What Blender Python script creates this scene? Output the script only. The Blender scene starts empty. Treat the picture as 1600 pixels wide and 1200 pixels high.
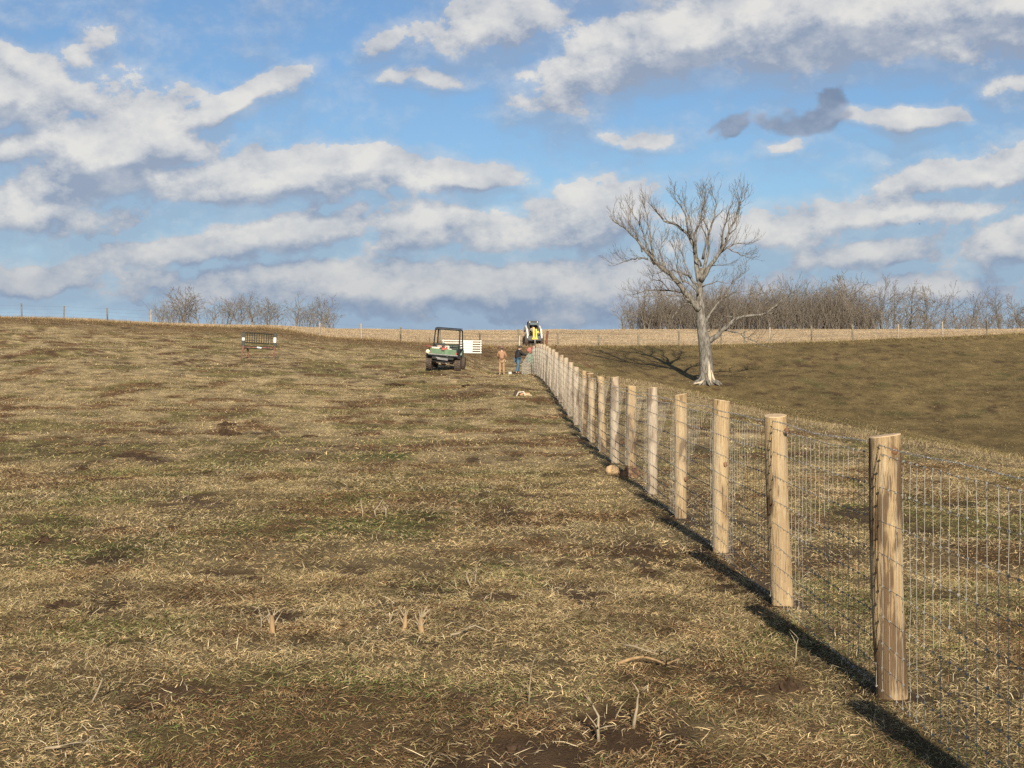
import bpy, math, random
import numpy as np
from mathutils import Vector, Matrix, Euler
random.seed(7); RNG = np.random.default_rng(7)
SC = bpy.context.scene
COL = SC.collection
PI = math.pi
F = 2450.0            # focal length in photo pixels (1600 wide)

# ------------------------------------------------------------------ camera
cam_d = bpy.data.cameras.new('camera'); cam = bpy.data.objects.new('camera', cam_d); COL.objects.link(cam)
cam_d.sensor_width = 36.0; cam_d.lens = 36.0 * F / 1600.0
cam_d.clip_start = 0.1; cam_d.clip_end = 9000
EYE = 1.74
cam.location = (0, 0, EYE); cam.rotation_euler = (PI / 2, 0, 0)
SC.camera = cam
SC.render.resolution_x = 1024; SC.render.resolution_y = 768

# ------------------------------------------------------------------ sun, view
SUN_EL = math.radians(24.0); SUN_AZ = math.radians(4.5)     # light travels to +Y and slightly to -X
sun_d = bpy.data.lights.new('sun', 'SUN'); sun = bpy.data.objects.new('sun', sun_d); COL.objects.link(sun)
sun_d.energy = 5.0; sun_d.angle = math.radians(0.53); sun_d.color = (1.0, 0.89, 0.72)
_dir = Vector((-math.sin(SUN_AZ) * math.cos(SUN_EL), math.cos(SUN_AZ) * math.cos(SUN_EL), -math.sin(SUN_EL)))
sun.rotation_euler = _dir.to_track_quat('-Z', 'Y').to_euler(); sun.location = (5, -20, 20)
SC.view_settings.view_transform = 'Standard'; SC.view_settings.look = 'None'
SC.view_settings.exposure = 0.40; SC.view_settings.gamma = 1.0
SC.render.engine = 'CYCLES'
SC.cycles.max_bounces = 4; SC.cycles.diffuse_bounces = 2; SC.cycles.glossy_bounces = 2
SC.cycles.transparent_max_bounces = 4; SC.cycles.use_denoising = False

# ------------------------------------------------------------------ world: sky with clouds, by direction only
W = bpy.data.worlds.new('World'); SC.world = W; W.use_nodes = True
nt = W.node_tree; nt.nodes.clear()
class NT:
    """tiny node helper"""
    def __init__(s, t): s.t = t
    def n(s, typ, **k):
        x = s.t.nodes.new(typ)
        for a, b in k.items(): setattr(x, a, b)
        return x
    def put(s, sock, v):
        if hasattr(v, 'is_output') or isinstance(v, bpy.types.NodeSocket): s.t.links.new(v, sock)
        else: sock.default_value = v
    def math(s, op, a, b=0.0, c=0.0, clamp=False):
        x = s.n('ShaderNodeMath', operation=op); x.use_clamp = clamp
        s.put(x.inputs[0], a); s.put(x.inputs[1], b)
        if op in ('MULTIPLY_ADD', 'SMOOTH_MAX', 'SMOOTH_MIN'): s.put(x.inputs[2], c)
        return x.outputs[0]
    def mix(s, f, a, b, typ='MIX'):
        x = s.n('ShaderNodeMix', data_type='RGBA', blend_type=typ)
        s.put(x.inputs['Factor'], f); s.put(x.inputs[6], a); s.put(x.inputs[7], b)
        return x.outputs[2]
    def ramp(s, v, lo, hi, a=0.0, b=1.0, smooth=True):
        x = s.n('ShaderNodeMapRange'); x.interpolation_type = 'SMOOTHSTEP' if smooth else 'LINEAR'
        s.put(x.inputs['Value'], v)
        for i, q in zip(('From Min', 'From Max', 'To Min', 'To Max'), (lo, hi, a, b)): s.put(x.inputs[i], q)
        return x.outputs[0]
    def noise(s, vec, scale, detail=4.0, rough=0.55, dist=0.0, out=0):
        x = s.n('ShaderNodeTexNoise'); s.put(x.inputs['Vector'], vec)
        x.inputs['Scale'].default_value = scale; x.inputs['Detail'].default_value = detail
        x.inputs['Roughness'].default_value = rough; x.inputs['Distortion'].default_value = dist
        return x.outputs[out]
    def mapping(s, vec, loc=(0, 0, 0), rot=(0, 0, 0), scale=(1, 1, 1), typ='POINT'):
        x = s.n('ShaderNodeMapping', vector_type=typ); s.put(x.inputs['Vector'], vec)
        x.inputs['Location'].default_value = loc; x.inputs['Rotation'].default_value = rot; x.inputs['Scale'].default_value = scale
        return x.outputs[0]

# (x, y, rx, ry, tilt deg, strength): cloud masses given as azimuth / elevation, unit 1/2450 rad, y down from 600
BLOBS = [
 (40,175,200,70,0,1.15),(160,112,55,34,-45,.55),(215,160,50,28,0,.40),
 (205,255,165,90,-22,1.7),(60,255,130,60,0,.9),(380,168,125,30,-26,.95),(280,178,50,26,-30,.6),
 (90,345,240,52,0,.95),(150,310,200,60,-4,1.0),
 (440,290,260,52,-4,1.2),(560,270,140,40,-6,.9),(720,286,118,33,2,1.15),
 (300,400,200,40,-8,.85),(450,372,210,48,-14,1.0),(560,345,70,26,-30,.6),
 (655,372,115,62,-18,1.0),(800,372,180,50,-4,.85),(930,350,120,55,-14,1.0),
 (640,450,520,66,0,1.3),(300,440,170,40,0,.6),(900,455,230,90,0,.9),
 (90,448,110,40,-5,.9),(20,430,80,30,0,.6),
 (1050,75,215,82,-16,1.5),(1300,50,380,96,0,1.75),(1560,40,260,95,0,1.5),(930,120,110,62,-10,.8),(1000,-20,140,60,0,1.1),
 (770,60,125,62,-10,.8),(600,78,52,26,-25,.45),(680,135,80,16,4,.5),(870,150,90,60,8,.75),
 (1395,200,88,19,2,.85),(1000,222,90,16,3,.45),(1225,240,40,12,-15,.3),
 (1500,290,190,36,-9,.95),(1380,345,230,42,-6,.8),(1180,375,170,48,-4,.75),(1600,280,110,38,-5,.8),(1560,165,48,26,-10,.5),
 (1340,405,140,38,-10,1.0),(1560,395,140,52,-10,1.0),(1430,450,330,44,0,.85),(1000,460,260,60,0,.7),
]
DARK = [(1136,212,40,17,-38,1.0),(1262,203,74,20,-2,1.1),(1295,178,34,24,-20,.9)]
def ell_field(g, vec, blobs):
    cur = None
    for (x, y, rx, ry, a, s_) in blobs:
        v_in = vec
        if cur is not None:                                   # chained so that few values are alive at once
            ch = g.n('ShaderNodeVectorMath', operation='MULTIPLY_ADD'); g.put(ch.inputs[0], cur); ch.inputs[1].default_value = (1e-6, 1e-6, 0); g.put(ch.inputs[2], vec); v_in = ch.outputs[0]
        q = g.mapping(v_in, loc=(x / 1000, -y / 1000, 0), rot=(0, 0, math.radians(-a)), scale=(rx / 1000, ry / 1000, 1), typ='TEXTURE')
        ln = g.n('ShaderNodeVectorMath', operation='LENGTH'); g.put(ln.inputs[0], q)
        v = g.math('MULTIPLY_ADD', ln.outputs['Value'], -s_ * 1.15, s_ * 1.25)
        cur = v if cur is None else g.math('SMOOTH_MAX', cur, v, 0.35)
    return cur
def cloud_group():
    t = bpy.data.node_groups.new('cloud_field', 'ShaderNodeTree'); g = NT(t)
    t.interface.new_socket('P', in_out='INPUT', socket_type='NodeSocketVector')
    for nm in ('White', 'Dark'): t.interface.new_socket(nm, in_out='OUTPUT', socket_type='NodeSocketFloat')
    gi = g.n('NodeGroupInput'); go = g.n('NodeGroupOutput')
    P = gi.outputs[0]
    wn = g.noise(P, 9.0, 3, .6, out=1)                       # warp
    w1 = g.n('ShaderNodeVectorMath', operation='SUBTRACT'); g.put(w1.inputs[0], wn); w1.inputs[1].default_value = (.5, .5, .5)
    w2 = g.n('ShaderNodeVectorMath', operation='MULTIPLY'); g.put(w2.inputs[0], w1.outputs[0]); w2.inputs[1].default_value = (.13, .06, 0)
    w3 = g.n('ShaderNodeVectorMath', operation='ADD'); g.put(w3.inputs[0], P); g.put(w3.inputs[1], w2.outputs[0])
    PW = w3.outputs[0]
    f = ell_field(g, PW, BLOBS)
    PS = g.mapping(P, rot=(0, 0, math.radians(-9)), scale=(1.0, 1.4, 1))
    fb = g.noise(PS, 6.5, 8, .60, .05)
    fb2 = g.noise(g.mapping(P, rot=(0, 0, math.radians(-10)), scale=(1, 1.35, 1)), 24.0, 6, .68, .1)
    nz = g.math('MULTIPLY_ADD', fb, 1.7, -0.80)
    nz = g.math('ADD', nz, g.math('MULTIPLY_ADD', fb2, .75, -.375))
    outside = g.math('MAXIMUM', f, -0.22)
    g.put(go.inputs['White'], g.math('ADD', outside, nz))
    fd = ell_field(g, PW, DARK)
    g.put(go.inputs['Dark'], g.math('ADD', fd, g.math('MULTIPLY', nz, 1.5)))
    return t
g = NT(nt)
tc = g.n('ShaderNodeTexCoord'); sep = g.n('ShaderNodeSeparateXYZ'); g.put(sep.inputs[0], tc.outputs['Generated'])
X_, Y_, Z_ = sep.outputs
az = g.math('ARCTAN2', X_, Y_); el = g.math('ARCSINE', Z_)
cmb = g.n('ShaderNodeCombineXYZ')
g.put(cmb.inputs[0], g.math('MULTIPLY_ADD', g.math('TANGENT', g.math('MULTIPLY', az, .5)), 4.9 * .985, .8))
g.put(cmb.inputs[1], g.math('MULTIPLY_ADD', el, 2.45, -.6))
P0 = cmb.outputs[0]
CG = cloud_group()
def ev(vec):
    x = g.n('ShaderNodeGroup'); x.node_tree = CG; g.put(x.inputs[0], vec); return x.outputs
e0 = ev(P0)
_c = g.n('ShaderNodeVectorMath', operation='MULTIPLY_ADD'); g.put(_c.inputs[0], g.math('ADD', e0['White'], e0['Dark'])); _c.inputs[1].default_value = (1e-6, 1e-6, 0); g.put(_c.inputs[2], P0)
e1 = ev(g.mapping(_c.outputs[0], loc=(.006, .022, 0)))
sky = g.n('ShaderNodeTexSky'); sky.sky_type = 'NISHITA'; sky.sun_disc = False
sky.sun_elevation = SUN_EL; sky.sun_rotation = math.radians(180.0) - SUN_AZ
sky.altitude = 200; sky.air_density = 1.0; sky.dust_density = 1.0; sky.ozone_density = 2.0
SKYS = 0.074
hs = g.n('ShaderNodeHueSaturation'); hs.inputs['Saturation'].default_value = 1.06; hs.inputs['Value'].default_value = SKYS; g.put(hs.inputs['Color'], sky.outputs[0])
lit = g.math('SUBTRACT', e0['White'], e1['White'])
lit = g.ramp(lit, -.46, .42)
alpha = g.math('MAXIMUM', g.ramp(e0['White'], .06, g.math('MULTIPLY_ADD', lit, -.75, 1.0)), g.ramp(e0['White'], -.42, .40, 0, .55))
thick = g.ramp(e0['White'], .1, 1.4)
lump = g.noise(g.mapping(P0, rot=(0, 0, math.radians(-10)), scale=(1, 1.5, 1)), 11.0, 6, .6)
lum = g.math('ADD', g.math('MULTIPLY', lit, .78), g.math('MULTIPLY_ADD', thick, .16, .0))
lum = g.math('ADD', lum, g.math('MULTIPLY_ADD', lump, 1.9, -1.03), clamp=True)
low = g.ramp(el, 0.0, .14)
_z = g.n('ShaderNodeVectorMath', operation='SCALE'); g.put(_z.inputs[0], hs.outputs[0]); g.put(_z.inputs['Scale'], g.ramp(el, .22, 1.0, 1.0, .36))
sk1 = g.mix(1.0, _z.outputs[0], (.80, .93, 1.07, 1), 'MULTIPLY')
sk1 = g.mix(g.ramp(el, .02, .13, .8, 0.0), sk1, (.29, .41, .56, 1))
#                                   # clouds near the horizon are greyer, seen through more air
c_dark = g.mix(low, (.175, .235, .335, 1), (.235, .28, .365, 1))
c_lit = g.mix(low, (.385, .395, .415, 1), (.60, .585, .555, 1))
ccol = g.mix(lum, c_dark, c_lit)
c1 = g.mix(g.math('MULTIPLY', alpha, .94), sk1, ccol)
ad = g.ramp(e0['Dark'], .05, .60)
c2 = g.mix(g.math('MULTIPLY', ad, .85), c1, g.mix(lit, (.15, .19, .27, 1), (.26, .30, .38, 1)))
bg = g.n('ShaderNodeBackground'); g.put(bg.inputs[0], c2); bg.inputs[1].default_value = 1.0
wo = g.n('ShaderNodeOutputWorld'); g.put(wo.inputs[0], bg.outputs[0])
W.cycles.sampling_method = 'MANUAL'; W.cycles.sample_map_resolution = 256

# ------------------------------------------------------------------ numpy noise
_perm = RNG.permutation(65536).astype(np.int64)
def _h(ix, iy, seed): return _perm[(ix * 7919 + iy * 104729 + seed * 1299709) & 65535] / 65535.0
def vnoise(x, y, seed=0):
    ix = np.floor(x).astype(np.int64); iy = np.floor(y).astype(np.int64); fx = x - ix; fy = y - iy
    fx = fx * fx * (3 - 2 * fx); fy = fy * fy * (3 - 2 * fy)
    a = _h(ix, iy, seed); b = _h(ix + 1, iy, seed); c = _h(ix, iy + 1, seed); d = _h(ix + 1, iy + 1, seed)
    return a + (b - a) * fx + (c - a) * fy + (a - b - c + d) * fx * fy
def fbm(x, y, octv=4, seed=0):
    s = 0; a = .5; t = 0
    for i in range(octv):
        s = s + a * vnoise(x * 2 ** i + 17.3 * i, y * 2 ** i - 9.1 * i, seed + i); t += a; a *= .5
    return s / t

# ------------------------------------------------------------------ terrain height
DEP = np.array([30, 35, 40, 50, 60, 70, 80, 97, 115, 130, 150, 200, 260, 400.])
COLS = np.array([0, 400, 550, 700, 775.])
ROWS = np.array([
 [700, 678, 655, 620, 592, 568, 550, 525, 505, 497, 496.5, 500, 504, 520],
 [702, 680, 658, 624, 597, 576, 559, 539, 523, 512, 509.5, 509.5, 511, 520],
 [703, 682, 661, 627, 602, 581, 566, 549, 538, 530.5, 521, 514.5, 514.5, 522],
 [703, 682, 661, 629, 604, 579, 566, 556, 547, 538, 528, 517, 516.5, 522],
 [703, 681, 658, 621, 598, 587, 584.5, 588, 562, 543, 530, 517.5, 517, 522.]])
FY = np.concatenate([np.arange(-50, 0, 2.), np.arange(0, 260, 1.), np.arange(260, 6000, 20.)])
def _tab():
    out = []
    for r in ROWS:
        dd = np.concatenate([[-50, 0, 5, 10, 15, 20, 25], DEP, [700, 1500, 6000]])
        near = 0.0155 * dd[:7] - 1.739
        z = np.concatenate([near, (600 - r) * DEP / F, [9.0, -5, -60]])
        v = np.interp(FY, dd, z)
        k = np.exp(-.5 * (np.arange(-6, 7) / 2.4) ** 2); k /= k.sum()
        m = FY.copy(); vs = np.convolve(np.pad(v, 6, mode='edge'), k, mode='valid')
        w = np.clip((FY - 24) / 8, 0, 1) * (FY < 250)
        out.append(v * (1 - w) + vs * w)
    return np.array(out)
TAB = _tab()
U130 = np.array([830, 900, 1000, 1100, 1200, 1300, 1400, 1500, 1600, 1900.])
R130 = np.array([543, 542, 541, 540, 537, 534, 529.5, 526, 521, 512.])
SL = np.array([.080, .10, .125, .133, .133, .132, .130, .128, .126, .126])
EY = np.array([0, 28, 40, 46, 50, 60, 80, 100.]); EX = np.array([11.5, 9.3, 7.9, 6.7, 6.0, 5.2, 4.8, 4.6])
def softp(x, k): return k * np.logaddexp(0, x / k)
def zbase(x, y):
    x = np.asarray(x, float); y = np.asarray(y, float)
    yy = np.maximum(y, 1.0)
    u = np.clip(800 + F * x / yy, -400, 2000)
    fi = np.interp(u, COLS, np.arange(5.)); i0 = np.clip(np.floor(fi).astype(int), 0, 3); f = fi - i0; f = f * f * (3 - 2 * f)
    yi = np.interp(y, FY, np.arange(len(FY))); j0 = np.clip(np.floor(yi).astype(int), 0, len(FY) - 2); fj = yi - j0
    def L(i): return TAB[i, j0] * (1 - fj) + TAB[i, j0 + 1] * fj
    zc = L(i0) * (1 - f) + L(i0 + 1) * f
    edge = np.interp(y, EY, EX)
    z130 = (600 - np.interp(u, U130, R130)) * 130 / F
    s = np.interp(u, U130, SL)
    zr = z130 + s * (np.minimum(y, 130) - 130)
    t = np.clip((y - 130) / 70, 0, 1); t = t * t * (3 - 2 * t) * .5 + t * .5
    zr = np.where(y > 130, z130 + (6.85 - z130) * t, zr)
    zr = np.where(y > 200, L(np.full(x.shape, 4)) + .1, zr)
    zr = np.maximum(zr, -4.5) - .2 * softp(edge - x, .5)
    zb = zc - .2 * softp(x - edge, .7) * (y < 3000)
    k = .25
    z = k * np.logaddexp(zb / k, zr / k)
    wr = np.clip((u - 820) / 60, 0, 1) * np.clip((y - 12) / 10, 0, 1)
    z = zc * (1 - wr) * 1.0 + z * wr
    return z + EYE
def fx(Y): return 2.066 - .01224 * Y
def dirt_mask(x, y):
    """0..1: bare soil showing between the turf"""
    n = fbm(x * 1.7 + 3, y * 1.1, 5, 11); n2 = fbm(x * .16, y * .10, 3, 23)
    m = np.clip((n - .63 + (n2 - .5) * .30) / .12, 0, 1) * .8
    for (u, v, ru, rv) in SOIL:
        yy_ = 4261 / (v - 562); xx_ = (u - 800) / F * yy_
        rx = ru / F * yy_; ry = rv * yy_ * yy_ / 4261
        q = ((x - xx_) / rx) ** 2 + ((y - yy_) / ry) ** 2 + (fbm(x * 5, y * 4, 4, 5) - .5) * 5.0
        m = np.maximum(m, np.clip((.8 - q) / 1.8, 0, .62))
    t = (y - 8.1) / 3.05; dy = (t - np.round(t)) * 3.05
    m = np.maximum(m, np.clip(1.5 - np.hypot(x - fx(y) + .05, dy * .8) / .22 + (fbm(x * 6, y * 6, 2, 6) - .5), 0, .9) * (y < 80))
    return m
SOIL = [(650,925,70,22),(600,886,60,10),(720,1088,70,18),(790,1160,80,12),(1180,1148,80,12),(330,1158,70,16),(1000,960,60,16),
        (380,890,60,12),(80,735,40,10),(1235,1072,36,18),(70,845,60,10),(560,1010,50,12),(1300,1135,60,14),(960,1197,60,9),(450,1190,90,18),(30,1050,60,20),
        (760,640,60,6),(1000,1100,70,14),(250,940,60,12),(1010,900,50,8),(90,950,60,10)]
def zbump(x, y):
    a = (fbm(x * 1.3, y * .9, 3, 3) - .5) * .07 + (fbm(x * 6, y * 6, 3, 31) - .5) * .035
    far = (fbm(x * .22, y * .22, 3, 41) - .5) * np.clip((np.asarray(y) - 15) / 60, 0, 1) * .35
    w = np.clip(1.6 - np.abs(np.asarray(y) - 131) / 12, 0, 1)
    return a * np.clip(1.5 - np.asarray(y) / 90, .3, 1) + far * (1 - w) - .02 * dirt_mask(x, y)
def gz(x, y):
    x = np.asarray(x, float); y = np.asarray(y, float)
    return zbase(x, y) + zbump(x, y) * np.clip(np.abs(x - fx(y)) / .5 + (y > 82), .1, 1)
def at(u, Y, dz=0.0):
    """point on the ground at azimuth column u and depth Y"""
    x = (u - 800) / F * Y
    return Vector((x, Y, float(gz(x, Y)) + dz))
def near(u, v):
    """point on the ground plane near the camera for an azimuth u and depression v (found by marching on the terrain)"""
    ys = np.arange(5, 125, .02); xs = (u - 800) / F * ys
    rows = 600 - (gz(xs, ys) - EYE) / ys * F
    i = int(np.argmax(rows < v)); return Vector((xs[i], ys[i], float(gz(xs[i], ys[i]))))

# ------------------------------------------------------------------ mesh helpers
class MB:
    def __init__(s): s.v = []; s.f = []
    def add(s, vs, fs):
        o = len(s.v); s.v += [tuple(p) for p in vs]; s.f += [tuple(i + o for i in q) for q in fs]
    def box(s, c, d, rot=None, taper=1.0, bev=0.0):
        x, y, z = d[0] / 2, d[1] / 2, d[2] / 2; b = min(bev, x, y, z)
        R = Euler(rot).to_matrix() if rot else Matrix.Identity(3); C = Vector(c)
        if b <= 0:
            P = [(-x, -y, -z), (x, -y, -z), (x, y, -z), (-x, y, -z), (-x * taper, -y * taper, z), (x * taper, -y * taper, z), (x * taper, y * taper, z), (-x * taper, y * taper, z)]
            s.add([C + R @ Vector(p) for p in P], [(0, 3, 2, 1), (4, 5, 6, 7), (0, 1, 5, 4), (1, 2, 6, 5), (2, 3, 7, 6), (3, 0, 4, 7)])
        else:
            prof = []
            for (sx, sy) in ((1, 1), (-1, 1), (-1, -1), (1, -1)):
                prof.append((sx, sy))
            def ring(ix, zz):
                out = []
                for (sx, sy) in prof:
                    a = (sx * (x - b - ix * 0 ) , sy * (y - ix))
                    p1 = (sx * (x - ix), sy * (y - b)); p2 = (sx * (x - b), sy * (y - ix))
                    if sx * sy > 0: out += [p1, p2]
                    else: out += [p2, p1]
                return [(px, py, zz) for px, py in out]
            rs = [ring(b, -z), ring(0, -z + b), ring(0, z - b), ring(b, z)]
            P = [C + R @ Vector(p) for r in rs for p in r]; fs = []
            for k in range(3):
                for i in range(8): j = (i + 1) % 8; fs.append((k * 8 + i, k * 8 + j, k * 8 + 8 + j, k * 8 + 8 + i))
            fs.append(tuple(range(7, -1, -1))); fs.append(tuple(range(24, 32)))
            s.add(P, fs)
        return s
    def tube(s, pts, rad, n=6, cap=True):
        pts = [Vector(p) for p in pts]; m = len(pts)
        if not hasattr(rad, '__len__'): rad = [rad] * m
        ref = None; vs = []; fs = []
        for i, p in enumerate(pts):
            t = (pts[min(i + 1, m - 1)] - pts[max(i - 1, 0)]); t = t.normalized() if t.length > 1e-9 else Vector((0, 0, 1))
            if ref is None: ref = t.orthogonal().normalized()
            a = (ref - t * ref.dot(t)); a = a.normalized() if a.length > 1e-6 else t.orthogonal().normalized(); ref = a; b = t.cross(a)
            for k in range(n):
                th = 2 * PI * k / n; vs.append(p + (a * math.cos(th) + b * math.sin(th)) * rad[i])
        for i in range(m - 1):
            for k in range(n):
                k2 = (k + 1) % n; fs.append((i * n + k, i * n + k2, (i + 1) * n + k2, (i + 1) * n + k))
        if cap: fs.append(tuple(range(n - 1, -1, -1))); fs.append(tuple((m - 1) * n + k for k in range(n)))
        s.add(vs, fs); return s
    def lathe(s, c, prof, n=20, axis='Z', rot=None):
        """prof: (radius, height) pairs around an axis"""
        R = {'Z': Matrix.Identity(3), 'X': Matrix.Rotation(PI / 2, 3, 'Y'), 'Y': Matrix.Rotation(-PI / 2, 3, 'X')}[axis]
        if rot: R = Euler(rot).to_matrix() @ R
        C = Vector(c); vs = []; fs = []
        for (r, h) in prof:
            for k in range(n): th = 2 * PI * k / n; vs.append(C + R @ Vector((r * math.cos(th), r * math.sin(th), h)))
        for i in range(len(prof) - 1):
            for k in range(n): k2 = (k + 1) % n; fs.append((i * n + k, i * n + k2, (i + 1) * n + k2, (i + 1) * n + k))
        fs.append(tuple(range(n - 1, -1, -1))); fs.append(tuple((len(prof) - 1) * n + k for k in range(n)))
        s.add(vs, fs); return s
    def prism(s, poly, x0, x1, axis='X'):
        """poly in (y,z) extruded along x (or (x,z) along y)"""
        m = len(poly)
        if axis == 'X': vs = [(x0, a, b) for a, b in poly] + [(x1, a, b) for a, b in poly]
        else: vs = [(a, x0, b) for a, b in poly] + [(a, x1, b) for a, b in poly]
        fs = [tuple(range(m))[::-1], tuple(range(m, 2 * m))] + [(i, (i + 1) % m, m + (i + 1) % m, m + i) for i in range(m)]
        s.add(vs, fs); return s
    def lump(s, c, d, seed=0, n=8, rough=.25, rings=5):
        R = random.Random(seed); C = Vector(c); vs = []; fs = []
        for i in range(rings + 1):
            ph = PI * i / rings
            for k in range(n):
                th = 2 * PI * k / n; q = 1 + R.uniform(-rough, rough)
                vs.append(C + Vector((math.sin(ph) * math.cos(th) * d[0] * q, math.sin(ph) * math.sin(th) * d[1] * q, math.cos(ph) * d[2] * q)) )
        for i in range(rings):
            for k in range(n): k2 = (k + 1) % n; fs.append((i * n + k, (i + 1) * n + k, (i + 1) * n + k2, i * n + k2))
        s.add(vs, fs); return s
    def build(s, name, mat, parent=None, smooth=False, label=None):
        me = bpy.data.meshes.new(name); me.from_pydata(s.v, [], s.f); me.validate(clean_customdata=False)
        o = bpy.data.objects.new(name, me); COL.objects.link(o); me.materials.append(mat)
        if smooth is True: me.polygons.foreach_set('use_smooth', [True] * len(me.polygons))
        elif smooth: me.polygons.foreach_set('use_smooth', [True] * len(me.polygons)); me.set_sharp_from_angle(angle=math.radians(smooth))
        me.update()
        if parent: o.parent = parent
        if label: o['label'] = label
        return o
def np_mesh(name, V, quads=None, tris=None, mat=None, smooth=False, col=None, kind=None):
    me = bpy.data.meshes.new(name); V = np.ascontiguousarray(V, np.float32)
    me.vertices.add(len(V)); me.vertices.foreach_set('co', V.ravel())
    L = []; S = []; p = 0
    nq = 0 if quads is None else len(quads); ntr = 0 if tris is None else len(tris)
    if nq: L.append(np.asarray(quads, np.int32).ravel())
    if ntr: L.append(np.asarray(tris, np.int32).ravel())
    L = np.concatenate(L); me.loops.add(len(L)); me.loops.foreach_set('vertex_index', L)
    st = np.concatenate([np.arange(nq) * 4, nq * 4 + np.arange(ntr) * 3]).astype(np.int32)
    me.polygons.add(nq + ntr); me.polygons.foreach_set('loop_start', st)
    try: me.polygons.foreach_set('loop_total', np.concatenate([np.full(nq, 4), np.full(ntr, 3)]).astype(np.int32))
    except Exception: pass
    if smooth: me.polygons.foreach_set('use_smooth', np.ones(nq + ntr, bool))
    me.update(calc_edges=True)
    if col is not None:
        a = me.attributes.new('col', 'FLOAT_COLOR', 'POINT')
        c4 = np.ones((len(V), 4), np.float32); c4[:, :3] = col; a.data.foreach_set('color', c4.ravel())
    o = bpy.data.objects.new(name, me); COL.objects.link(o)
    if mat: me.materials.append(mat)
    if kind: o['kind'] = kind
    return o
def empty(name, loc, rot=(0, 0, 0)):
    o = bpy.data.objects.new(name, None); COL.objects.link(o); o.location = loc; o.rotation_euler = rot; o.empty_display_size = .2; return o
def tag(o, label, cat, group=None):
    o['label'] = label; o['category'] = cat
    if group: o['group'] = group
    return o
def copy_tree(o, parent=None):
    c = o.copy(); COL.objects.link(c); c.parent = parent
    for ch in list(o.children): copy_tree(ch, c)
    return c

# ------------------------------------------------------------------ materials
def mat(name, col, rough=.7, metal=0.0, var=.15, scale=8.0, stretch=(1, 1, 1), bump=0.0, spec=.5, col2=None):
    m = bpy.data.materials.new(name); m.use_nodes = True; t = NT(m.node_tree); b = m.node_tree.nodes['Principled BSDF']
    tc = t.n('ShaderNodeTexCoord'); mp = t.mapping(tc.outputs['Object'], scale=stretch)
    n = t.noise(mp, scale, 5, .6)
    c2 = col2 or tuple(c * (1 - var * 2) for c in col)
    f = t.ramp(n, .35, .65)
    t.put(b.inputs['Base Color'], t.mix(f, (*c2, 1), (*col, 1)))
    b.inputs['Roughness'].default_value = rough; b.inputs['Metallic'].default_value = metal
    b.inputs['Specular IOR Level'].default_value = spec
    if bump:
        bn = t.n('ShaderNodeBump'); bn.inputs['Strength'].default_value = bump; bn.inputs['Distance'].default_value = .01
        t.put(bn.inputs['Height'], n); t.put(b.inputs['Normal'], bn.outputs[0])
    return m
def grass_material():
    m = bpy.data.materials.new('grass_blades'); m.use_nodes = True; t = NT(m.node_tree); b = m.node_tree.nodes['Principled BSDF']
    a = t.n('ShaderNodeAttribute'); a.attribute_name = 'col'
    t.put(b.inputs['Base Color'], a.outputs['Color']); b.inputs['Roughness'].default_value = .65; b.inputs['Specular IOR Level'].default_value = .25
    return m
def ground_material():
    m = bpy.data.materials.new('pasture_soil'); m.use_nodes = True; t = NT(m.node_tree); b = m.node_tree.nodes['Principled BSDF']
    a = t.n('ShaderNodeAttribute'); a.attribute_name = 'col'
    tc = t.n('ShaderNodeTexCoord'); P = tc.outputs['Object']
    n1 = t.noise(P, 60.0, 5, .65); n2 = t.noise(t.mapping(P, scale=(1, .5, 1)), 5.0, 6, .65); n3 = t.noise(t.mapping(P, scale=(.5, .22, 1)), 2.0, 8, .7)
    v = t.math('ADD', t.ramp(n1, .3, .7, -.20, .25), t.ramp(n2, .3, .7, -.20, .22)); v = t.math('ADD', v, t.ramp(n3, .35, .65, -.25, .25))
    sc = t.n('ShaderNodeVectorMath', operation='SCALE'); t.put(sc.inputs[0], a.outputs['Color']); t.put(sc.inputs['Scale'], t.math('ADD', v, 1.0))
    t.put(b.inputs['Base Color'], sc.outputs[0]); b.inputs['Roughness'].default_value = .9; b.inputs['Specular IOR Level'].default_value = .1
    bn = t.n('ShaderNodeBump'); bn.inputs['Strength'].default_value = .8; bn.inputs['Distance'].default_value = .03
    t.put(bn.inputs['Height'], t.math('ADD', n1, t.math('MULTIPLY', n2, 2.0))); t.put(b.inputs['Normal'], bn.outputs[0])
    return m
M_GR = grass_material(); M_SOIL = ground_material()

# ------------------------------------------------------------------ colour of the turf as a place-bound map
STRAW = np.array([.51, .385, .205]); OLIVE = np.array([.285, .228, .095]); GREEN = np.array([.16, .185, .055]); BROWN = np.array([.18, .108, .052])
DRYF = np.array([.45, .345, .22])
def far_line(x): return 131.0
def zones(x, y):
    """weights: dark brown-olive pasture right of the bank, tan hay field beyond the far fence"""
    edge = np.interp(y, EY, EX)
    right = np.clip((x - edge - .6) / 1.5, 0, 1) * (y < 131)
    field = np.clip((y - 131.5 + (fbm(x * .3, y * .3, 3, 77) - .5) * 5) / 2.0, 0, 1)
    bank = np.clip(1 - np.abs(x - edge + .2 + (fbm(x * .4, y * .4, 3, 66) - .5) * 2) / 1.5, 0, 1) * .8 * np.clip((y - 14) / 8, 0, 1) * np.clip((75 - y) / 10, 0, 1)
    headland = np.clip((y - 108 + (fbm(x * .15, y * .15, 3, 78) - .5) * 26) / 12, 0, 1) * (1 - field) * (1 - right)
    return right, field, bank, headland
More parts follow.
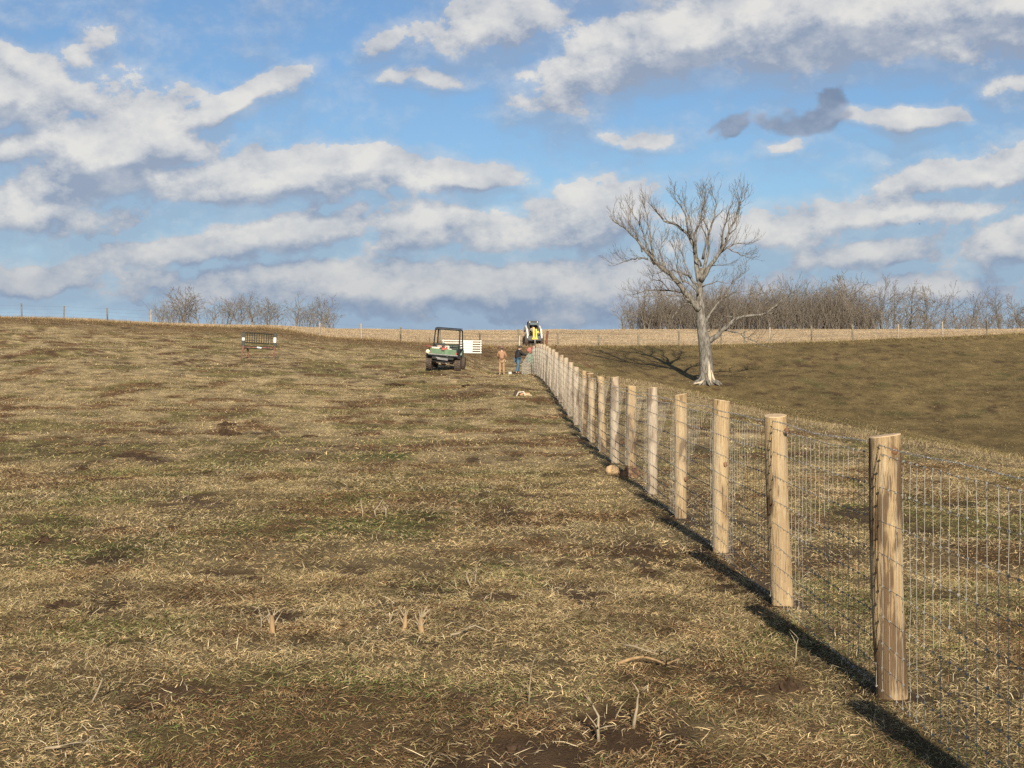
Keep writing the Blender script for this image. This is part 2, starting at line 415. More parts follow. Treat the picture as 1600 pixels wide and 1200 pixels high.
def turf_colour(x, y, r):
    """x, y positions, r random numbers (n,3) -> linear rgb"""
    n = fbm(x * .35, y * .18, 4, 61); g_ = fbm(x * .8 + 40, y * .5, 5, 71); b_ = fbm(x * .9 - 9, y * .7 + 5, 5, 83)
    right, field, bank, head = zones(x, y)
    pg = np.clip((g_ - .50) / .16, 0, 1) * .40 * np.clip(1.3 - y / 60, .55, 1) + .05
    po = .30 + .25 * (n - .5) * 2
    c = np.where((r[:, 0] < pg)[:, None], GREEN, np.where((r[:, 0] < pg + po)[:, None], OLIVE, STRAW))
    nearb = np.clip((30 - y) / 20, 0, 1)
    brown = np.clip((b_ - .50) / .14, 0, 1) * .46 + .10 + .06 * nearb
    c = np.where((r[:, 1] < brown)[:, None], BROWN * 1.35, c)
    c = c * (.38 + .97 * r[:, 2:3] ** 1.3) * (.70 + .60 * np.clip((fbm(x * 3.4, y * 2.6, 3, 91) - .25) * 2, 0, 1))[:, None]
    rc = np.where((r[:, 0] < .40)[:, None], np.array([.18, .148, .06]), np.where((r[:, 0] < .72)[:, None], np.array([.235, .17, .075]), np.array([.36, .27, .125])))
    rc = rc * (.5 + .7 * r[:, 2:3]) * (.76 + .20 * np.clip((fbm(x * 1.8, y * 1.2, 3, 92) - .25) * 2, 0, 1))[:, None] * (.72 + .7 * fbm(x * .25, y * .12, 4, 97))[:, None]
    c = c * (1 - right[:, None]) + rc * right[:, None]
    hc = np.where((r[:, 0] < .6)[:, None], np.array([.20, .125, .06]), np.array([.34, .24, .11])) * (.6 + .5 * r[:, 2:3])
    c = c * (1 - head[:, None] * .8) + hc * head[:, None] * .8
    fc = DRYF * (.92 + .16 * r[:, 2:3]) * (.62 + .76 * fbm(x * .05, y * .3, 4, 99))[:, None]
    c = c * (1 - field[:, None]) + fc * field[:, None]
    bc = np.array([.33, .25, .14]) * (.6 + .6 * r[:, 2:3])
    bw = (bank * .85)[:, None]
    return c * (1 - bw) + bc * bw

# ------------------------------------------------------------------ ground sheet
def build_ground():
    azs = np.concatenate([np.arange(-180, -28, 4.0), np.arange(-28, 28, .16), np.arange(28, 180, 4.0)])
    rs = [0.6]
    while rs[-1] < 6000:
        r = rs[-1]; rs.append(r * (1.0085 if 6 < r < 260 else 1.05))
    rs = np.array(rs)
    A, R = np.meshgrid(np.radians(azs), rs, indexing='ij')
    X = np.sin(A) * R; Y = np.cos(A) * R
    x = X.ravel(); y = Y.ravel()
    z = gz(x, y)
    na, nr = A.shape
    idx = np.arange(na * nr).reshape(na, nr); nx = np.roll(idx, -1, axis=0)
    q = np.stack([idx[:, :-1], idx[:, 1:], nx[:, 1:], nx[:, :-1]], -1).reshape(-1, 4)
    V = np.column_stack([x, y, z]); V = np.vstack([V, [[0, 0, float(gz(0, 0))]]])
    c_i = len(V) - 1
    tr = np.column_stack([nx[:, 0], np.full(na, c_i), idx[:, 0]])[:, [0, 2, 1]]
    r = RNG.random((len(V), 3)); r[:, 0] = .28 + .4 * fbm(V[:, 0] * .6, V[:, 1] * .35, 4, 15); r[:, 1] = .5; r[:, 2] = .45
    c = turf_colour(V[:, 0], V[:, 1], r)
    right, field, bank, head = zones(V[:, 0], V[:, 1])
    d = dirt_mask(V[:, 0], V[:, 1])[:, None] * (1 - field[:, None])
    nearw = np.clip((40 - V[:, 1]) / 30, 0, 1)[:, None]
    thatch = np.array([.088, .062, .029])
    c = c * (1 - .75 * nearw) + thatch * .75 * nearw
    c = c * (1 - d) + np.array([.080, .048, .027]) * d
    o = np_mesh('ground', V, q[:, ::-1], tr[:, ::-1], M_SOIL, True, c, 'structure')
    return o
build_ground()

# ------------------------------------------------------------------ grass
def blades(n, y0, y1, hmin, hmax, w, seed, flat=.55, segs=2, keep=None, upright=0.0, colour=None):
    R = np.random.default_rng(seed)
    tx = .42
    y = np.sqrt(R.random(n) * (y1 ** 2 - y0 ** 2) + y0 ** 2)
    x = (R.random(n) * 2 - 1) * (tx * y + 1.6)
    if keep is not None:
        m = keep(x, y, R); x = x[m]; y = y[m]; n = len(x)
    z = gz(x, y)
    th = R.random(n) * 2 * PI
    # matted grass combed by wind: bias of direction by place
    th = th * .85 + (fbm(x * 1.6, y * 1.6, 2, seed) * 9) * .9
    L = hmin + (hmax - hmin) * R.random(n) ** 1.6
    L *= .75 + .6 * fbm(x * 1.4, y * .8, 3, 51)
    up = np.clip(R.normal(flat, .22, n), .05, 1.3)            # elevation of the blade in rad-ish
    dx, dy = np.cos(th), np.sin(th)
    px, py = -dy, dx
    ph = R.random(n) * PI; cx = px * np.cos(ph) ; cy = py * np.cos(ph); cz = np.sin(ph)
    wv = w * (.6 + .8 * R.random(n))
    r = R.random((n, 3)); c = turf_colour(x, y, r) if colour is None else colour(x, y, r)
    lift = R.random(n) * .012 * np.clip(y / 12, 1, 2)
    P0 = np.column_stack([x, y, z - .004 + lift])
    mid = P0 + np.column_stack([dx * np.cos(up) * L * .5, dy * np.cos(up) * L * .5, np.sin(up) * L * .55])
    dr = R.normal(0, .5, n); dx2, dy2 = np.cos(th + dr), np.sin(th + dr); up2 = up * R.uniform(-.5, 1.1, n)
    tip = mid + np.column_stack([dx2 * np.cos(up2) * L * .5, dy2 * np.cos(up2) * L * .5, np.sin(up2) * L * .5])
    Wv = np.column_stack([cx, cy, cz * .6]) * wv[:, None] * .5
    if segs == 2:
        V = np.stack([P0 - Wv, P0 + Wv, mid + Wv * .9, mid - Wv * .9, tip], 1).reshape(-1, 3)
        b = np.arange(n) * 5
        q = np.column_stack([b, b + 1, b + 2, b + 3]); t = np.column_stack([b + 3, b + 2, b + 4]); k = 5
    else:
        V = np.stack([P0 - Wv, P0 + Wv, tip], 1).reshape(-1, 3); b = np.arange(n) * 3
        q = None; t = np.column_stack([b, b + 1, b + 2]); k = 3
    return V, q, t, np.repeat(c, k, 0)
def join(parts):
    Vs, Q, T, C = [], [], [], []; o = 0
    for V, q, t, c in parts:
        Vs.append(V); C.append(c); T.append(t + o)
        if q is not None: Q.append(q + o)
        o += len(V)
    return np.vstack(Vs), (np.vstack(Q) if Q else None), np.vstack(T), np.vstack(C)
def keep_turf(x, y, R):
    d = dirt_mask(x, y); cl = fbm(x * 4.5, y * 3.5, 3, 33)
    return R.random(len(x)) > np.clip(d * .93 + (0.52 - cl) * 2.2, 0, .97)
def keep_not_field(x, y, R):
    f = zones(x, y)[1]; return (R.random(len(x)) > f) & keep_turf(x, y, R)
def keep_field(x, y, R): return R.random(len(x)) < zones(x, y)[1]
def keep_bank(x, y, R): return (R.random(len(x)) < zones(x, y)[2] * (.4 + fbm(x * .5, y * .5, 2, 8)))
def tan_only(x, y, r): return np.array([.36, .275, .155]) * (.45 + .75 * r[:, 2:3])
def pale_only(x, y, r): return np.array([.56, .46, .29]) * (.6 + .6 * r[:, 2:3])
G1 = join([
    blades(620000, 4.2, 13, .02, .068, .0040, 1, flat=.38, keep=keep_turf),
    blades(430000, 13, 26, .022, .075, .0062, 2, flat=.38, keep=keep_turf),
    blades(38000, 5.0, 26, .045, .125, .0045, 9, flat=.5, keep=lambda x, y, R: fbm(x * .9, y * .6, 3, 19) + .25 * np.exp(-((x + 2.3) / .7) ** 2 - ((y - 8.3) / 1.2) ** 2) + .2 * np.exp(-((x + 1.15) / .5) ** 2 - ((y - 9.4) / .5) ** 2) > .55, colour=pale_only),
])
o = np_mesh('short_grass', *G1[:3], M_GR, False, G1[3], 'stuff'); o['label'] = 'short dry matted grass with green tinges covering the pasture'
G2 = join([
    blades(300000, 26, 62, .04, .11, .013, 3, segs=1, keep=keep_turf),
    blades(230000, 62, 138, .05, .12, .028, 4, segs=1, keep=keep_not_field),
])
o = np_mesh('distant_grass', *G2[:3], M_GR, False, G2[3], 'stuff'); o['label'] = 'cropped brown grass on the rising slopes farther off'
G3 = join([
    blades(380000, 129, 212, .10, .24, .035, 5, segs=1, flat=.6, keep=keep_field),
    blades(30000, 127.5, 134, .15, .45, .03, 6, segs=1, flat=1.1),
])
o = np_mesh('hay_field_grass', *G3[:3], M_GR, False, G3[3], 'stuff'); o['label'] = 'tall pale tan grass of the field beyond the far fence'
G4 = join([blades(260000, 14, 76, .06, .20, .009, 7, segs=2, flat=1.0, keep=keep_bank, colour=tan_only)])
o = np_mesh('bank_grass', *G4[:3], M_GR, False, G4[3], 'stuff'); o['label'] = 'longer dry tan grass along the bank right of the new fence'
#PART2
# ------------------------------------------------------------------ new woven-wire fence
def wood_material(name, light, mid, dark, bark=.5):
    m = bpy.data.materials.new(name); m.use_nodes = True; t = NT(m.node_tree); b = m.node_tree.nodes['Principled BSDF']
    tc = t.n('ShaderNodeTexCoord'); oi = t.n('ShaderNodeObjectInfo')
    off = t.n('ShaderNodeCombineXYZ'); 
    for i in range(3): t.put(off.inputs[i], t.math('MULTIPLY', oi.outputs['Random'], 37.0 + i * 11))
    ad = t.n('ShaderNodeVectorMath', operation='ADD'); t.put(ad.inputs[0], tc.outputs['Object']); t.put(ad.inputs[1], off.outputs[0])
    P = ad.outputs[0]
    fine = t.noise(t.mapping(P, scale=(1, 1, .06)), 75.0, 6, .7, .6)
    med = t.noise(t.mapping(P, scale=(1, 1, .16)), 13.0, 5, .6, .8)
    big = t.noise(t.mapping(P, scale=(1, 1, .45)), 5.0, 3, .5, .4)
    c = t.mix(t.ramp(fine, .36, .62), (*mid, 1), (*light, 1))
    c = t.mix(t.ramp(med, .50, .66, 0, .8), c, (*mid, 1))
    c = t.mix(t.ramp(t.math('ADD', t.math('MULTIPLY_ADD', oi.outputs['Random'], .09, -.04), t.math('ADD', t.math('MULTIPLY', big, .6), t.math('MULTIPLY', fine, .4))), bark, bark + .07, 0, .88), c, (*dark, 1))
    c = t.mix(t.ramp(fine, .60, .68, 0, .7), c, (*dark, 1))
    t.put(b.inputs['Base Color'], c); b.inputs['Roughness'].default_value = .75; b.inputs['Specular IOR Level'].default_value = .2
    bn = t.n('ShaderNodeBump'); bn.inputs['Strength'].default_value = 1.0; bn.inputs['Distance'].default_value = .010
    t.put(bn.inputs['Height'], t.math('ADD', fine, med)); t.put(b.inputs['Normal'], bn.outputs[0])
    return m
M_POST = wood_material('peeled_post_wood', (.50, .378, .215), (.35, .235, .12), (.10, .06, .032), .495)
M_POSTGREY = wood_material('weathering_post_wood', (.50, .42, .31), (.36, .275, .19), (.15, .10, .06), .53)
M_CUT = mat('end_grain', (.62, .45, .27), .8, 0, .12, 22)
M_WIRE = mat('galvanised_wire', (.29, .27, .23), .5, 0, .05, 20)
M_STRAND = mat('dull_horizontal_wire', (.17, .155, .13), .6, 0, .1, 20, spec=.2)
M_OLDWIRE = mat('old_wire', (.25, .22, .19), .6, .4, .1)
def fx(Y): return 2.066 - .01224 * Y
def fbase(Y): return float(zbase(np.array([fx(Y)]), np.array([Y]))[0])
def post_mesh(h, r, seed, lean, mats, sink=.15, knot=False, n=22, rings=16):
    R = random.Random(seed); v = []; f = []
    ph = [R.uniform(0, 6.28) for _ in range(5)]; am = [R.uniform(.01, .05) for _ in range(5)]
    b1, b2 = R.uniform(-.015, .015), R.uniform(-.015, .015)
    for i in range(rings + 1):
        t = i / rings; z = -sink + (h + sink) * t
        cx = lean[0] * max(z, 0) + b1 * math.sin(t * 3.1); cy = lean[1] * max(z, 0) + b2 * math.sin(t * 3.1)
        rr = r * (.93 + .09 * t)
        for k in range(n):
            a = 2 * PI * k / n
            q = 1 + (R.uniform(-.03, .03) if R.random() < .4 else 0) + am[0] * math.sin(a + ph[0]) + am[1] * .8 * math.sin(2 * a + ph[1] + t * 2) + am[2] * .7 * math.sin(3 * a + ph[2] + t * 5) + R.uniform(-.012, .012) + .018 * math.sin(9 * a + ph[3] + 2 * t)
            zt = z
            if i == rings: zt = z + .012 * math.cos(a + ph[4]) ; q *= .985
            v.append((cx + rr * q * math.cos(a), cy + rr * q * math.sin(a), zt))
    for i in range(rings):
        for k in range(n): k2 = (k + 1) % n; f.append((i * n + k, i * n + k2, (i + 1) * n + k2, (i + 1) * n + k))
    m = MB(); m.add(v, f)
    top = v[-n:]; c = MB(); cc = Vector((sum(p[0] for p in top) / n, sum(p[1] for p in top) / n, sum(p[2] for p in top) / n))
    tp = [Vector(p) for p in top]; inner = [cc + (p - cc) * .97 + Vector((0, 0, .004)) for p in tp]
    c.add(tp + inner + [cc + Vector((0, 0, .005))], [(k, (k + 1) % n, n + (k + 1) % n, n + k) for k in range(n)] + [(n + k, n + (k + 1) % n, 2 * n) for k in range(n)])
    return m, c
FENCE = empty('woven_wire_fence', (fx(8.1), 8.1, fbase(8.1)))
tag(FENCE, 'new woven wire fence on pale round wooden posts running up the slope', 'fence')
FO = Vector(FENCE.location)
LEANS = {0: (-.030, 0), 1: (-.040, .01), 2: (.004, 0), 3: (-.002, 0), 4: (-.002, 0), 5: (-.004, 0), 6: (-.01, 0), 7: (-.035, 0), 8: (-.03, 0)}
POSTS = []
for k in range(-2, 24):
    Y = 8.1 + 3.05 * k
    R = random.Random(k + 50)
    h = 1.35 + (0 if k < 6 else .07) + R.uniform(-.02, .02) - (.005 if k == 0 else 0)
    r = {0: .083, 1: .081, 2: .077, 3: .072}.get(k, R.uniform(.068, .08))
    m, c = post_mesh(h, r, k + 9, LEANS.get(k, (R.uniform(-.02, .015), R.uniform(-.01, .01))), None, n=22 if k < 8 else 12, rings=16 if k < 8 else 7)
    grey = k > 9 or k in (4, 6)
    o = m.build('post', M_POSTGREY if grey else M_POST, FENCE, smooth=50)
    o.location = Vector((fx(Y), Y, fbase(Y))) - FO
    c.build('cut_top', M_CUT, o)
    POSTS.append((Y, r, h))
    if k in (0, 1, 2, 3):
        kn = MB(); kn.lump((-.012 + .02 * k, -r * .98, h - .075 - (0, .03, .5, .85)[k]), (.02, .012, .024), k + 3, 8, .15); kn.build('knot', mat('branch_knot', (.2, .10, .045), .8), o, True)
WR = .085
HZ = [1.255, 1.09, .92, .75, .59, .435, .30, .175, .06]
def wz(Y, h):                  # wire height, with a slight sag between posts
    t = ((Y - 8.1) / 3.05) % 1.0
    return fbase(Y) + h - .012 * math.sin(t * PI) + (.05 if Y > 26 else 0) * (h / 1.3)
mb = MB()
YS = list(np.arange(2.2, 80.3, .32)) + list(np.arange(80.5, 97, .6))
def droop(Y): return 1.0 if Y < 80 else 1.0 - .42 * ((Y - 80) / 16.5) ** 1.3
for i, h in enumerate(HZ):
    pts = [Vector((fx(Y) - WR + .004 * math.sin(Y * 9 + i) + (.0 if Y < 80 else -.012 * (Y - 80)), Y, wz(Y, h * droop(Y)) + .005 * math.sin(Y * 7.3 + i * 2))) - FO for Y in YS]
    mb.tube(pts, [.0013 + .000012 * Y for Y in YS], 4, False)
mb.build('line_wire', M_STRAND, FENCE); mb = MB()
R = random.Random(3); Y = 2.3
while Y < 96.5:
    pts = []
    jy = R.uniform(-.008, .008)
    for i, h in enumerate(HZ):
        pts.append(Vector((fx(Y) - WR - .002 + R.uniform(-.003, .003) + (0 if Y < 80 else -.012 * (Y - 80)), Y + jy + R.uniform(-.006, .006), wz(Y, h * droop(Y)))) - FO)
    mb.tube(pts, .0015 + .000004 * Y, 4, False)
    if Y < 34:
        for p in pts: mb.box(p, (.007, .011, .011), (R.uniform(0, 1), R.uniform(0, 1), R.uniform(0, 1)))
    Y += .128 + R.uniform(-.004, .004)
mb.build('stay_wire', M_WIRE, FENCE)['kind'] = 'stuff'
mb = MB(); YB = list(np.arange(2.2, 80, .035))
for s_ in (0, 1):
    Ys = YB if True else YB
    pts = [Vector((fx(Y) - WR - .004 + .0035 * math.cos(Y * 55 + s_ * PI), Y, wz(Y, 1.305) + .006 * math.sin(Y * 3.1) + .0035 * math.sin(Y * 55 + s_ * PI))) - FO for Y in Ys if Y < 30]
    mb.tube(pts, .0014, 3, False)
mb.tube([Vector((fx(Y) - WR - .004, Y, wz(Y, 1.305))) - FO for Y in np.arange(30, 80.2, .4)], .003, 3, False)
Y = 2.3
while Y < 45:
    p = Vector((fx(Y) - WR - .004, Y, wz(Y, 1.305) + .006 * math.sin(Y * 3.1))) - FO
    for q in range(2):
        a = R.uniform(0, PI); d = Vector((math.cos(a), R.uniform(-.3, .3), math.sin(a))) * (.010 + .0001 * Y)
        mb.tube([p - d, p + d], .0012 + .00001 * Y, 3)
    mb.box(p, (.006, .010, .006))
    Y += .10
mb.build('barbed_wire', M_WIRE, FENCE)
mb = MB()                       # staples holding the wires, with the small curled wire tails of the near posts
for (Yp, r, h) in POSTS:
    if Yp < 25:
        for hh in HZ[:-1] + [1.305]:
            p = Vector((fx(Yp) - r - .004, Yp + R.uniform(-.02, .02), wz(Yp, hh))) - FO
            mb.tube([p + Vector((.02, -.008, .004)), p + Vector((-.007, -.006, 0)), p + Vector((-.007, .006, 0)), p + Vector((.02, .008, -.004))], .0024, 4)
mb.build('staple', M_WIRE, FENCE)['kind'] = 'stuff'

# ------------------------------------------------------------------ old fence along the crest
OLDF = empty('field_fence', tuple(at(810, 131))); tag(OLDF, 'old weathered wooden post and wire fence crossing the whole view along the far crest', 'fence')
OO = Vector(OLDF.location)
M_OLDPOST = wood_material('weathered_post_wood', (.26, .23, .17), (.17, .14, .10), (.08, .06, .04), .5)
M_OLDPALE = wood_material('pale_post_wood', (.46, .39, .29), (.33, .26, .19), (.15, .11, .07), .56)
UL = [(-35, 139, 1.30, 0), (34, 139, 1.32, 0), (100, 138, 1.2, 0), (168, 137.5, 1.2, 0), (236, 137, 1.22, 1), (500, 131, 1.1, 1), (565, 131, 1.3, 1), (626, 131, 1.2, 0), (688, 131, 1.2, 0), (750, 131, 1.15, 0), (811, 131, 1.5, 0), (872, 131, 1.15, 0), (935, 131, .95, 0), (997, 131, 1.0, 0), (1061, 131, 1.25, 0), (1127, 131, 1.2, 0), (1163, 131, 1.1, 0), (1202, 131, 1.35, 1), (1268, 131, 1.4, 0), (1332, 131, 1.35, 0), (1403, 131, 1.2, 1), (1473, 131, 1.28, 1), (1542, 131, 1.2, 0), (1608, 131, 1.2, 0), (1672, 131, 1.2, 0)]
tops = []
for i, (u, Y, h, pale) in enumerate(UL):
    m, c = post_mesh(h, .075 if pale else .068, 200 + i, (random.uniform(-.04, .04), 0), None, n=8, rings=4)
    p = at(u, Y); o = m.build('post', M_OLDPALE if pale else M_OLDPOST, OLDF, smooth=50); o.location = p - OO; c.build('cut_top', M_CUT, o)
    tops.append((p, h))
mb = MB()
for (p, h), (q, h2) in zip(tops, tops[1:]):
    for fr in (.93, .68, .42, .18):
        a = p + Vector((0, -.08, 1.2 * fr)); b = q + Vector((0, -.08, 1.2 * fr)); mb.tube([a - OO, (a + b) / 2 - Vector((0, 0, .02)) - OO, b - OO], .004, 3, False)
mb.build('wire', M_OLDWIRE, OLDF)

# ------------------------------------------------------------------ trees
class Segs:
    def __init__(s): s.a = []
    def poly(s, pts, rad):
        for i in range(len(pts) - 1): s.a.append((*pts[i], *pts[i + 1], rad[i], rad[i + 1]))
    def mesh(s, name, mat_, parent, n=3, off=Vector((0, 0, 0))):
        A = np.array(s.a); p0 = A[:, 0:3] - np.array(off); p1 = A[:, 3:6] - np.array(off); r0 = A[:, 6]; r1 = A[:, 7]
        t = p1 - p0; t /= np.linalg.norm(t, axis=1)[:, None] + 1e-9
        ref = np.where(np.abs(t[:, 2:3]) < .9, np.array([0, 0, 1.]), np.array([1., 0, 0]))
        a = np.cross(t, ref); a /= np.linalg.norm(a, axis=1)[:, None]; b = np.cross(t, a)
        V = []
        for k in range(n):
            th = 2 * PI * k / n; dvec = a * math.cos(th) + b * math.sin(th)
            V += [p0 + dvec * r0[:, None], p1 + dvec * r1[:, None]]
        V = np.stack(V, 1).reshape(-1, 3); base = np.arange(len(A)) * 2 * n
        Q = np.concatenate([np.column_stack([base + 2 * k, base + 2 * ((k + 1) % n), base + 2 * ((k + 1) % n) + 1, base + 2 * k + 1]) for k in range(n)])
        o = np_mesh(name, V, Q, None, mat_, True); o.parent = parent; return o
def bark_material(name, light, dark, sc=6):
    m = bpy.data.materials.new(name); m.use_nodes = True; t = NT(m.node_tree); b = m.node_tree.nodes['Principled BSDF']
    tc = t.n('ShaderNodeTexCoord'); P = tc.outputs['Object']
    n = t.noise(t.mapping(P, scale=(1, 1, .25)), sc, 6, .65, .3); n2 = t.noise(P, sc * .35, 3, .5)
    c = t.mix(t.ramp(n, .38, .6), (*dark, 1), (*light, 1)); c = t.mix(t.ramp(n2, .5, .7, 0, .45), c, (*dark, 1))
    t.put(b.inputs['Base Color'], c); b.inputs['Roughness'].default_value = .85; b.inputs['Specular IOR Level'].default_value = .15
    bn = t.n('ShaderNodeBump'); bn.inputs['Strength'].default_value = .8; bn.inputs['Distance'].default_value = .03
    t.put(bn.inputs['Height'], n); t.put(b.inputs['Normal'], bn.outputs[0]); return m
M_BARK = bark_material('pale_bark', (.25, .232, .20), (.095, .083, .068), 9)
M_TWIG = bark_material('twig_bark', (.19, .155, .11), (.10, .075, .052))
M_BARE = mat('bare_heartwood', (.62, .50, .36), .8, 0, .15, 9, (1, 1, .3))
M_FARBARK = bark_material('grey_brown_bark', (.21, .185, .155), (.13, .11, .09), 3)  # greyer and lighter than near bark: distance haze put into the colour
M_FARTWIG = bark_material('fine_twigs', (.225, .195, .16), (.15, .125, .10), 1.5)  # twigs of the same far trees, haze mixed into their colour too
def grow(S, p, d, L, r, lvl, R, up=.12, spread=.75, kids=4, wob=.16, minr=.006, steps=5):
    pts = [p]; rad = [r]; d = d.normalized(); st = L / steps
    for i in range(steps):
        d = (d + Vector((R.gauss(0, wob), R.gauss(0, wob), R.gauss(0, wob) + up * .5))).normalized()
        p = p + d * st; pts.append(p); rad.append(max(r * (1 - .8 * (i + 1) / steps), minr * .7))
        if lvl > 0 and i >= 1 or (lvl > 0 and R.random() < .3):
            for _ in range(1 if kids < 5 else 2):
                if R.random() < kids / 4.2:
                    ax = d.cross(Vector((R.gauss(0, 1), R.gauss(0, 1), R.gauss(0, 1)))).normalized()
                    nd = (Matrix.Rotation(R.uniform(.35, spread), 3, ax) @ d)
                    grow(S, p, nd, L * R.uniform(.42, .72) * (1 - .35 * i / steps), max(rad[-1] * .62, minr), lvl - 1, R, up, spread, kids, wob * 1.15, minr, max(steps - 1, 3))
    S.poly([tuple(q) for q in pts], rad)
# --- the big bare tree: limbs drawn as they stand, each with its own reach towards or away from the viewer
TD = 105.0; TB = at(1104, TD); SCp = TD / F / 3.43 * .95
def tp(cx, cy, dep): return Vector(((cx - 632) * SCp, dep, (1143 - cy) * SCp))
LIMBS = [  # points (crop px), radius start/end (m), depth slope, twig level
 ([(590,720),(540,670),(480,600),(420,530),(375,500),(330,460),(270,400),(220,340),(150,280),(95,248)], .24,.03, -.35),
 ([(335,462),(305,380),(285,310),(255,230),(225,165),(195,120)], .09,.018, .3),
 ([(340,470),(325,390),(310,300),(290,200),(272,110)], .09,.018, -.2),
 ([(270,400),(245,320),(215,250),(190,190)], .06,.015, .2),
 ([(300,440),(255,432),(220,435),(170,447),(120,467)], .07,.015, .5),
 ([(420,530),(400,470),(372,400),(385,350),(415,310)], .07,.015, .5),
 ([(592,560),(580,450),(565,360),(530,290),(480,240),(400,210),(355,150),(325,110)], .20,.02, .3),
 ([(530,290),(515,200),(480,145),(435,105)], .08,.015, -.4),
 ([(570,400),(568,300),(600,210),(630,120),(640,55)], .11,.015, .35),
 ([(545,320),(548,230),(520,150),(500,100)], .06,.014, .4),
 ([(600,560),(640,500),(690,420),(735,330),(770,240),(795,160),(822,105)], .18,.018, -.35),
 ([(690,420),(745,372),(820,347),(905,340)], .08,.014, .3),
 ([(745,372),(790,395),(850,420),(890,428)], .05,.012, .3),
 ([(610,520),(640,400),(650,300),(680,200),(695,120),(672,55)], .13,.015, .15),
 ([(715,380),(715,280),(745,180),(780,70)], .09,.014, -.5),
 ([(650,300),(625,220),(622,140),(612,70)], .06,.014, .4),
 ([(735,330),(790,270),(800,200),(818,120)], .06,.013, -.2),
 ([(585,600),(545,540),(500,510),(430,497),(385,505)], .10,.02, .6),
 ([(582,640),(545,590),(500,572),(430,570),(375,562)], .08,.015, -.8),
 ([(500,572),(470,510),(455,430),(440,360)], .06,.014, -.5),
 ([(545,540),(520,460),(500,380),(495,310)], .07,.014, .7),
 ([(560,690),(500,625),(420,610),(330,605),(250,627)], .10,.015, .5),
 ([(540,680),(490,650),(400,650),(300,655),(205,667)], .08,.014, -.7),
 ([(420,610),(370,560),(330,555)], .05,.012, .3),
 ([(550,695),(515,692),(478,722),(440,775),(408,800)], .08,.014, .3),
 ([(620,800),(660,740),(700,688),(740,650),(800,627),(845,618)], .12,.018, .5),
 ([(740,650),(770,600),(800,550),(860,510)], .06,.014, .5),
 ([(642,905),(690,868),(740,820),(800,775),(860,762),(960,747),(1010,705),(1060,665),(1100,640)], .20,.025, -.25),
 ([(960,747),(1010,746),(1062,754)], .05,.012, .3),
 ([(800,775),(755,760),(700,805),(645,850)], .05,.03, .6),
 ([(730,840),(800,857),(850,882),(900,912),(975,942)], .07,.014, -.5),
 ([(920,750),(935,692),(1005,676)], .05,.012, .3),
 ([(600,480),(570,420),(560,300)], .08,.014, -.6),
 ([(605,500),(680,470),(760,465)], .05,.012, .7),
 ([(600,600),(680,572),(760,580)], .05,.012, -.7),
 ([(610,440),(625,330),(590,250),(585,160)], .09,.014, -.5),
]
tree = empty('bare_tree', tuple(TB)); tag(tree, 'big solitary leafless tree with a pale scarred trunk standing in the hollow', 'tree')
tr = MB()
trunk = [(636,1165,.60),(634,1135,.54),(632,1105,.44),(631,1060,.385),(628,1000,.355),(624,950,.345),(617,900,.33),(608,850,.29),(603,790,.255),(600,730,.235),(595,660,.20),(594,600,.175),(598,540,.14),(604,490,.11)]
tr.tube([tp(a, b, .12 * math.sin(i * .8)) for i, (a, b, r) in enumerate(trunk)], [t[2] * 1.22 for t in trunk], 18)
R = random.Random(12)
for k in range(9):                 # root flare
    a = k * 2 * PI / 9 + R.uniform(-.2, .2); L = R.uniform(.8, 1.3)
    tr.tube([Vector((math.cos(a) * .25, math.sin(a) * .25, .75)), Vector((math.cos(a) * .42, math.sin(a) * .42, .25)), Vector((math.cos(a) * L * .75, math.sin(a) * L * .75, .05)), Vector((math.cos(a) * L, math.sin(a) * L, -.12))], [.16, .19, .12, .03], 7)
big = Segs(); tw = Segs()
for li, (pts, r0, r1, ds) in enumerate(LIMBS):
    P = [tp(a, b, 0) for a, b in pts]; acc = 0; Q = []
    y0 = R.uniform(-.05, .05) + (0 if li == 0 else ds * .15)
    for i, p in enumerate(P):
        if i: acc += (P[i] - P[i - 1]).length
        Q.append(Vector((p.x, y0 + ds * acc * .9 + .12 * math.sin(acc * 2 + li), p.z)))
    # smooth subdivision with a little wobble
    QQ = []; rr = []; m = len(Q)
    for i in range(m - 1):
        for s_ in range(3):
            t_ = s_ / 3; w = Q[i].lerp(Q[i + 1], t_) + (Vector((R.gauss(0, .03), R.gauss(0, .05), R.gauss(0, .03))) if (i + s_) else Vector()); QQ.append(w); rr.append(1.17 * (r0 + (r1 - r0) * ((i + t_) / (m - 1)) ** .55))
    QQ.append(Q[-1]); rr.append(r1)
    tr.tube(QQ, rr, 7 if r0 > .07 else 5)
    tot = len(QQ)
    for i in range(2, tot):
        fr = i / tot
        cnt = 2 if fr > .3 else 1
        for _ in range(cnt):
            if R.random() < .92:
                d = (QQ[i] - QQ[i - 1]).normalized(); ax = d.cross(Vector((R.gauss(0, 1), R.gauss(0, 1), R.gauss(0, 1)))).normalized()
                nd = Matrix.Rotation(R.uniform(.35, .95), 3, ax) @ d
                grow(tw, QQ[i], nd + Vector((0, 0, .4)), R.uniform(.50, 1.15), min(rr[i] * .42, .024), 2, R, .26, .72, 3.8, .085, .0085, 4)
    grow(tw, QQ[-1], QQ[-1] - QQ[-2], .35, r1, 2, R, .1, .7, 3.5, .12, .008, 4)
to = tr.build('trunk', M_BARK, tree, True)
sc_ = MB()                         # bare wood showing on the trunk foot
sc_.tube([Vector((.10, -.40, 1.5)), Vector((.12, -.45, 1.0)), Vector((.13, -.53, .5)), Vector((.17, -.72, .06))], [.03, .09, .14, .05], 7)
sc_.tube([Vector((.27, -.38, .9)), Vector((.38, -.46, .4)), Vector((.55, -.7, .03))], [.03, .08, .04], 6)
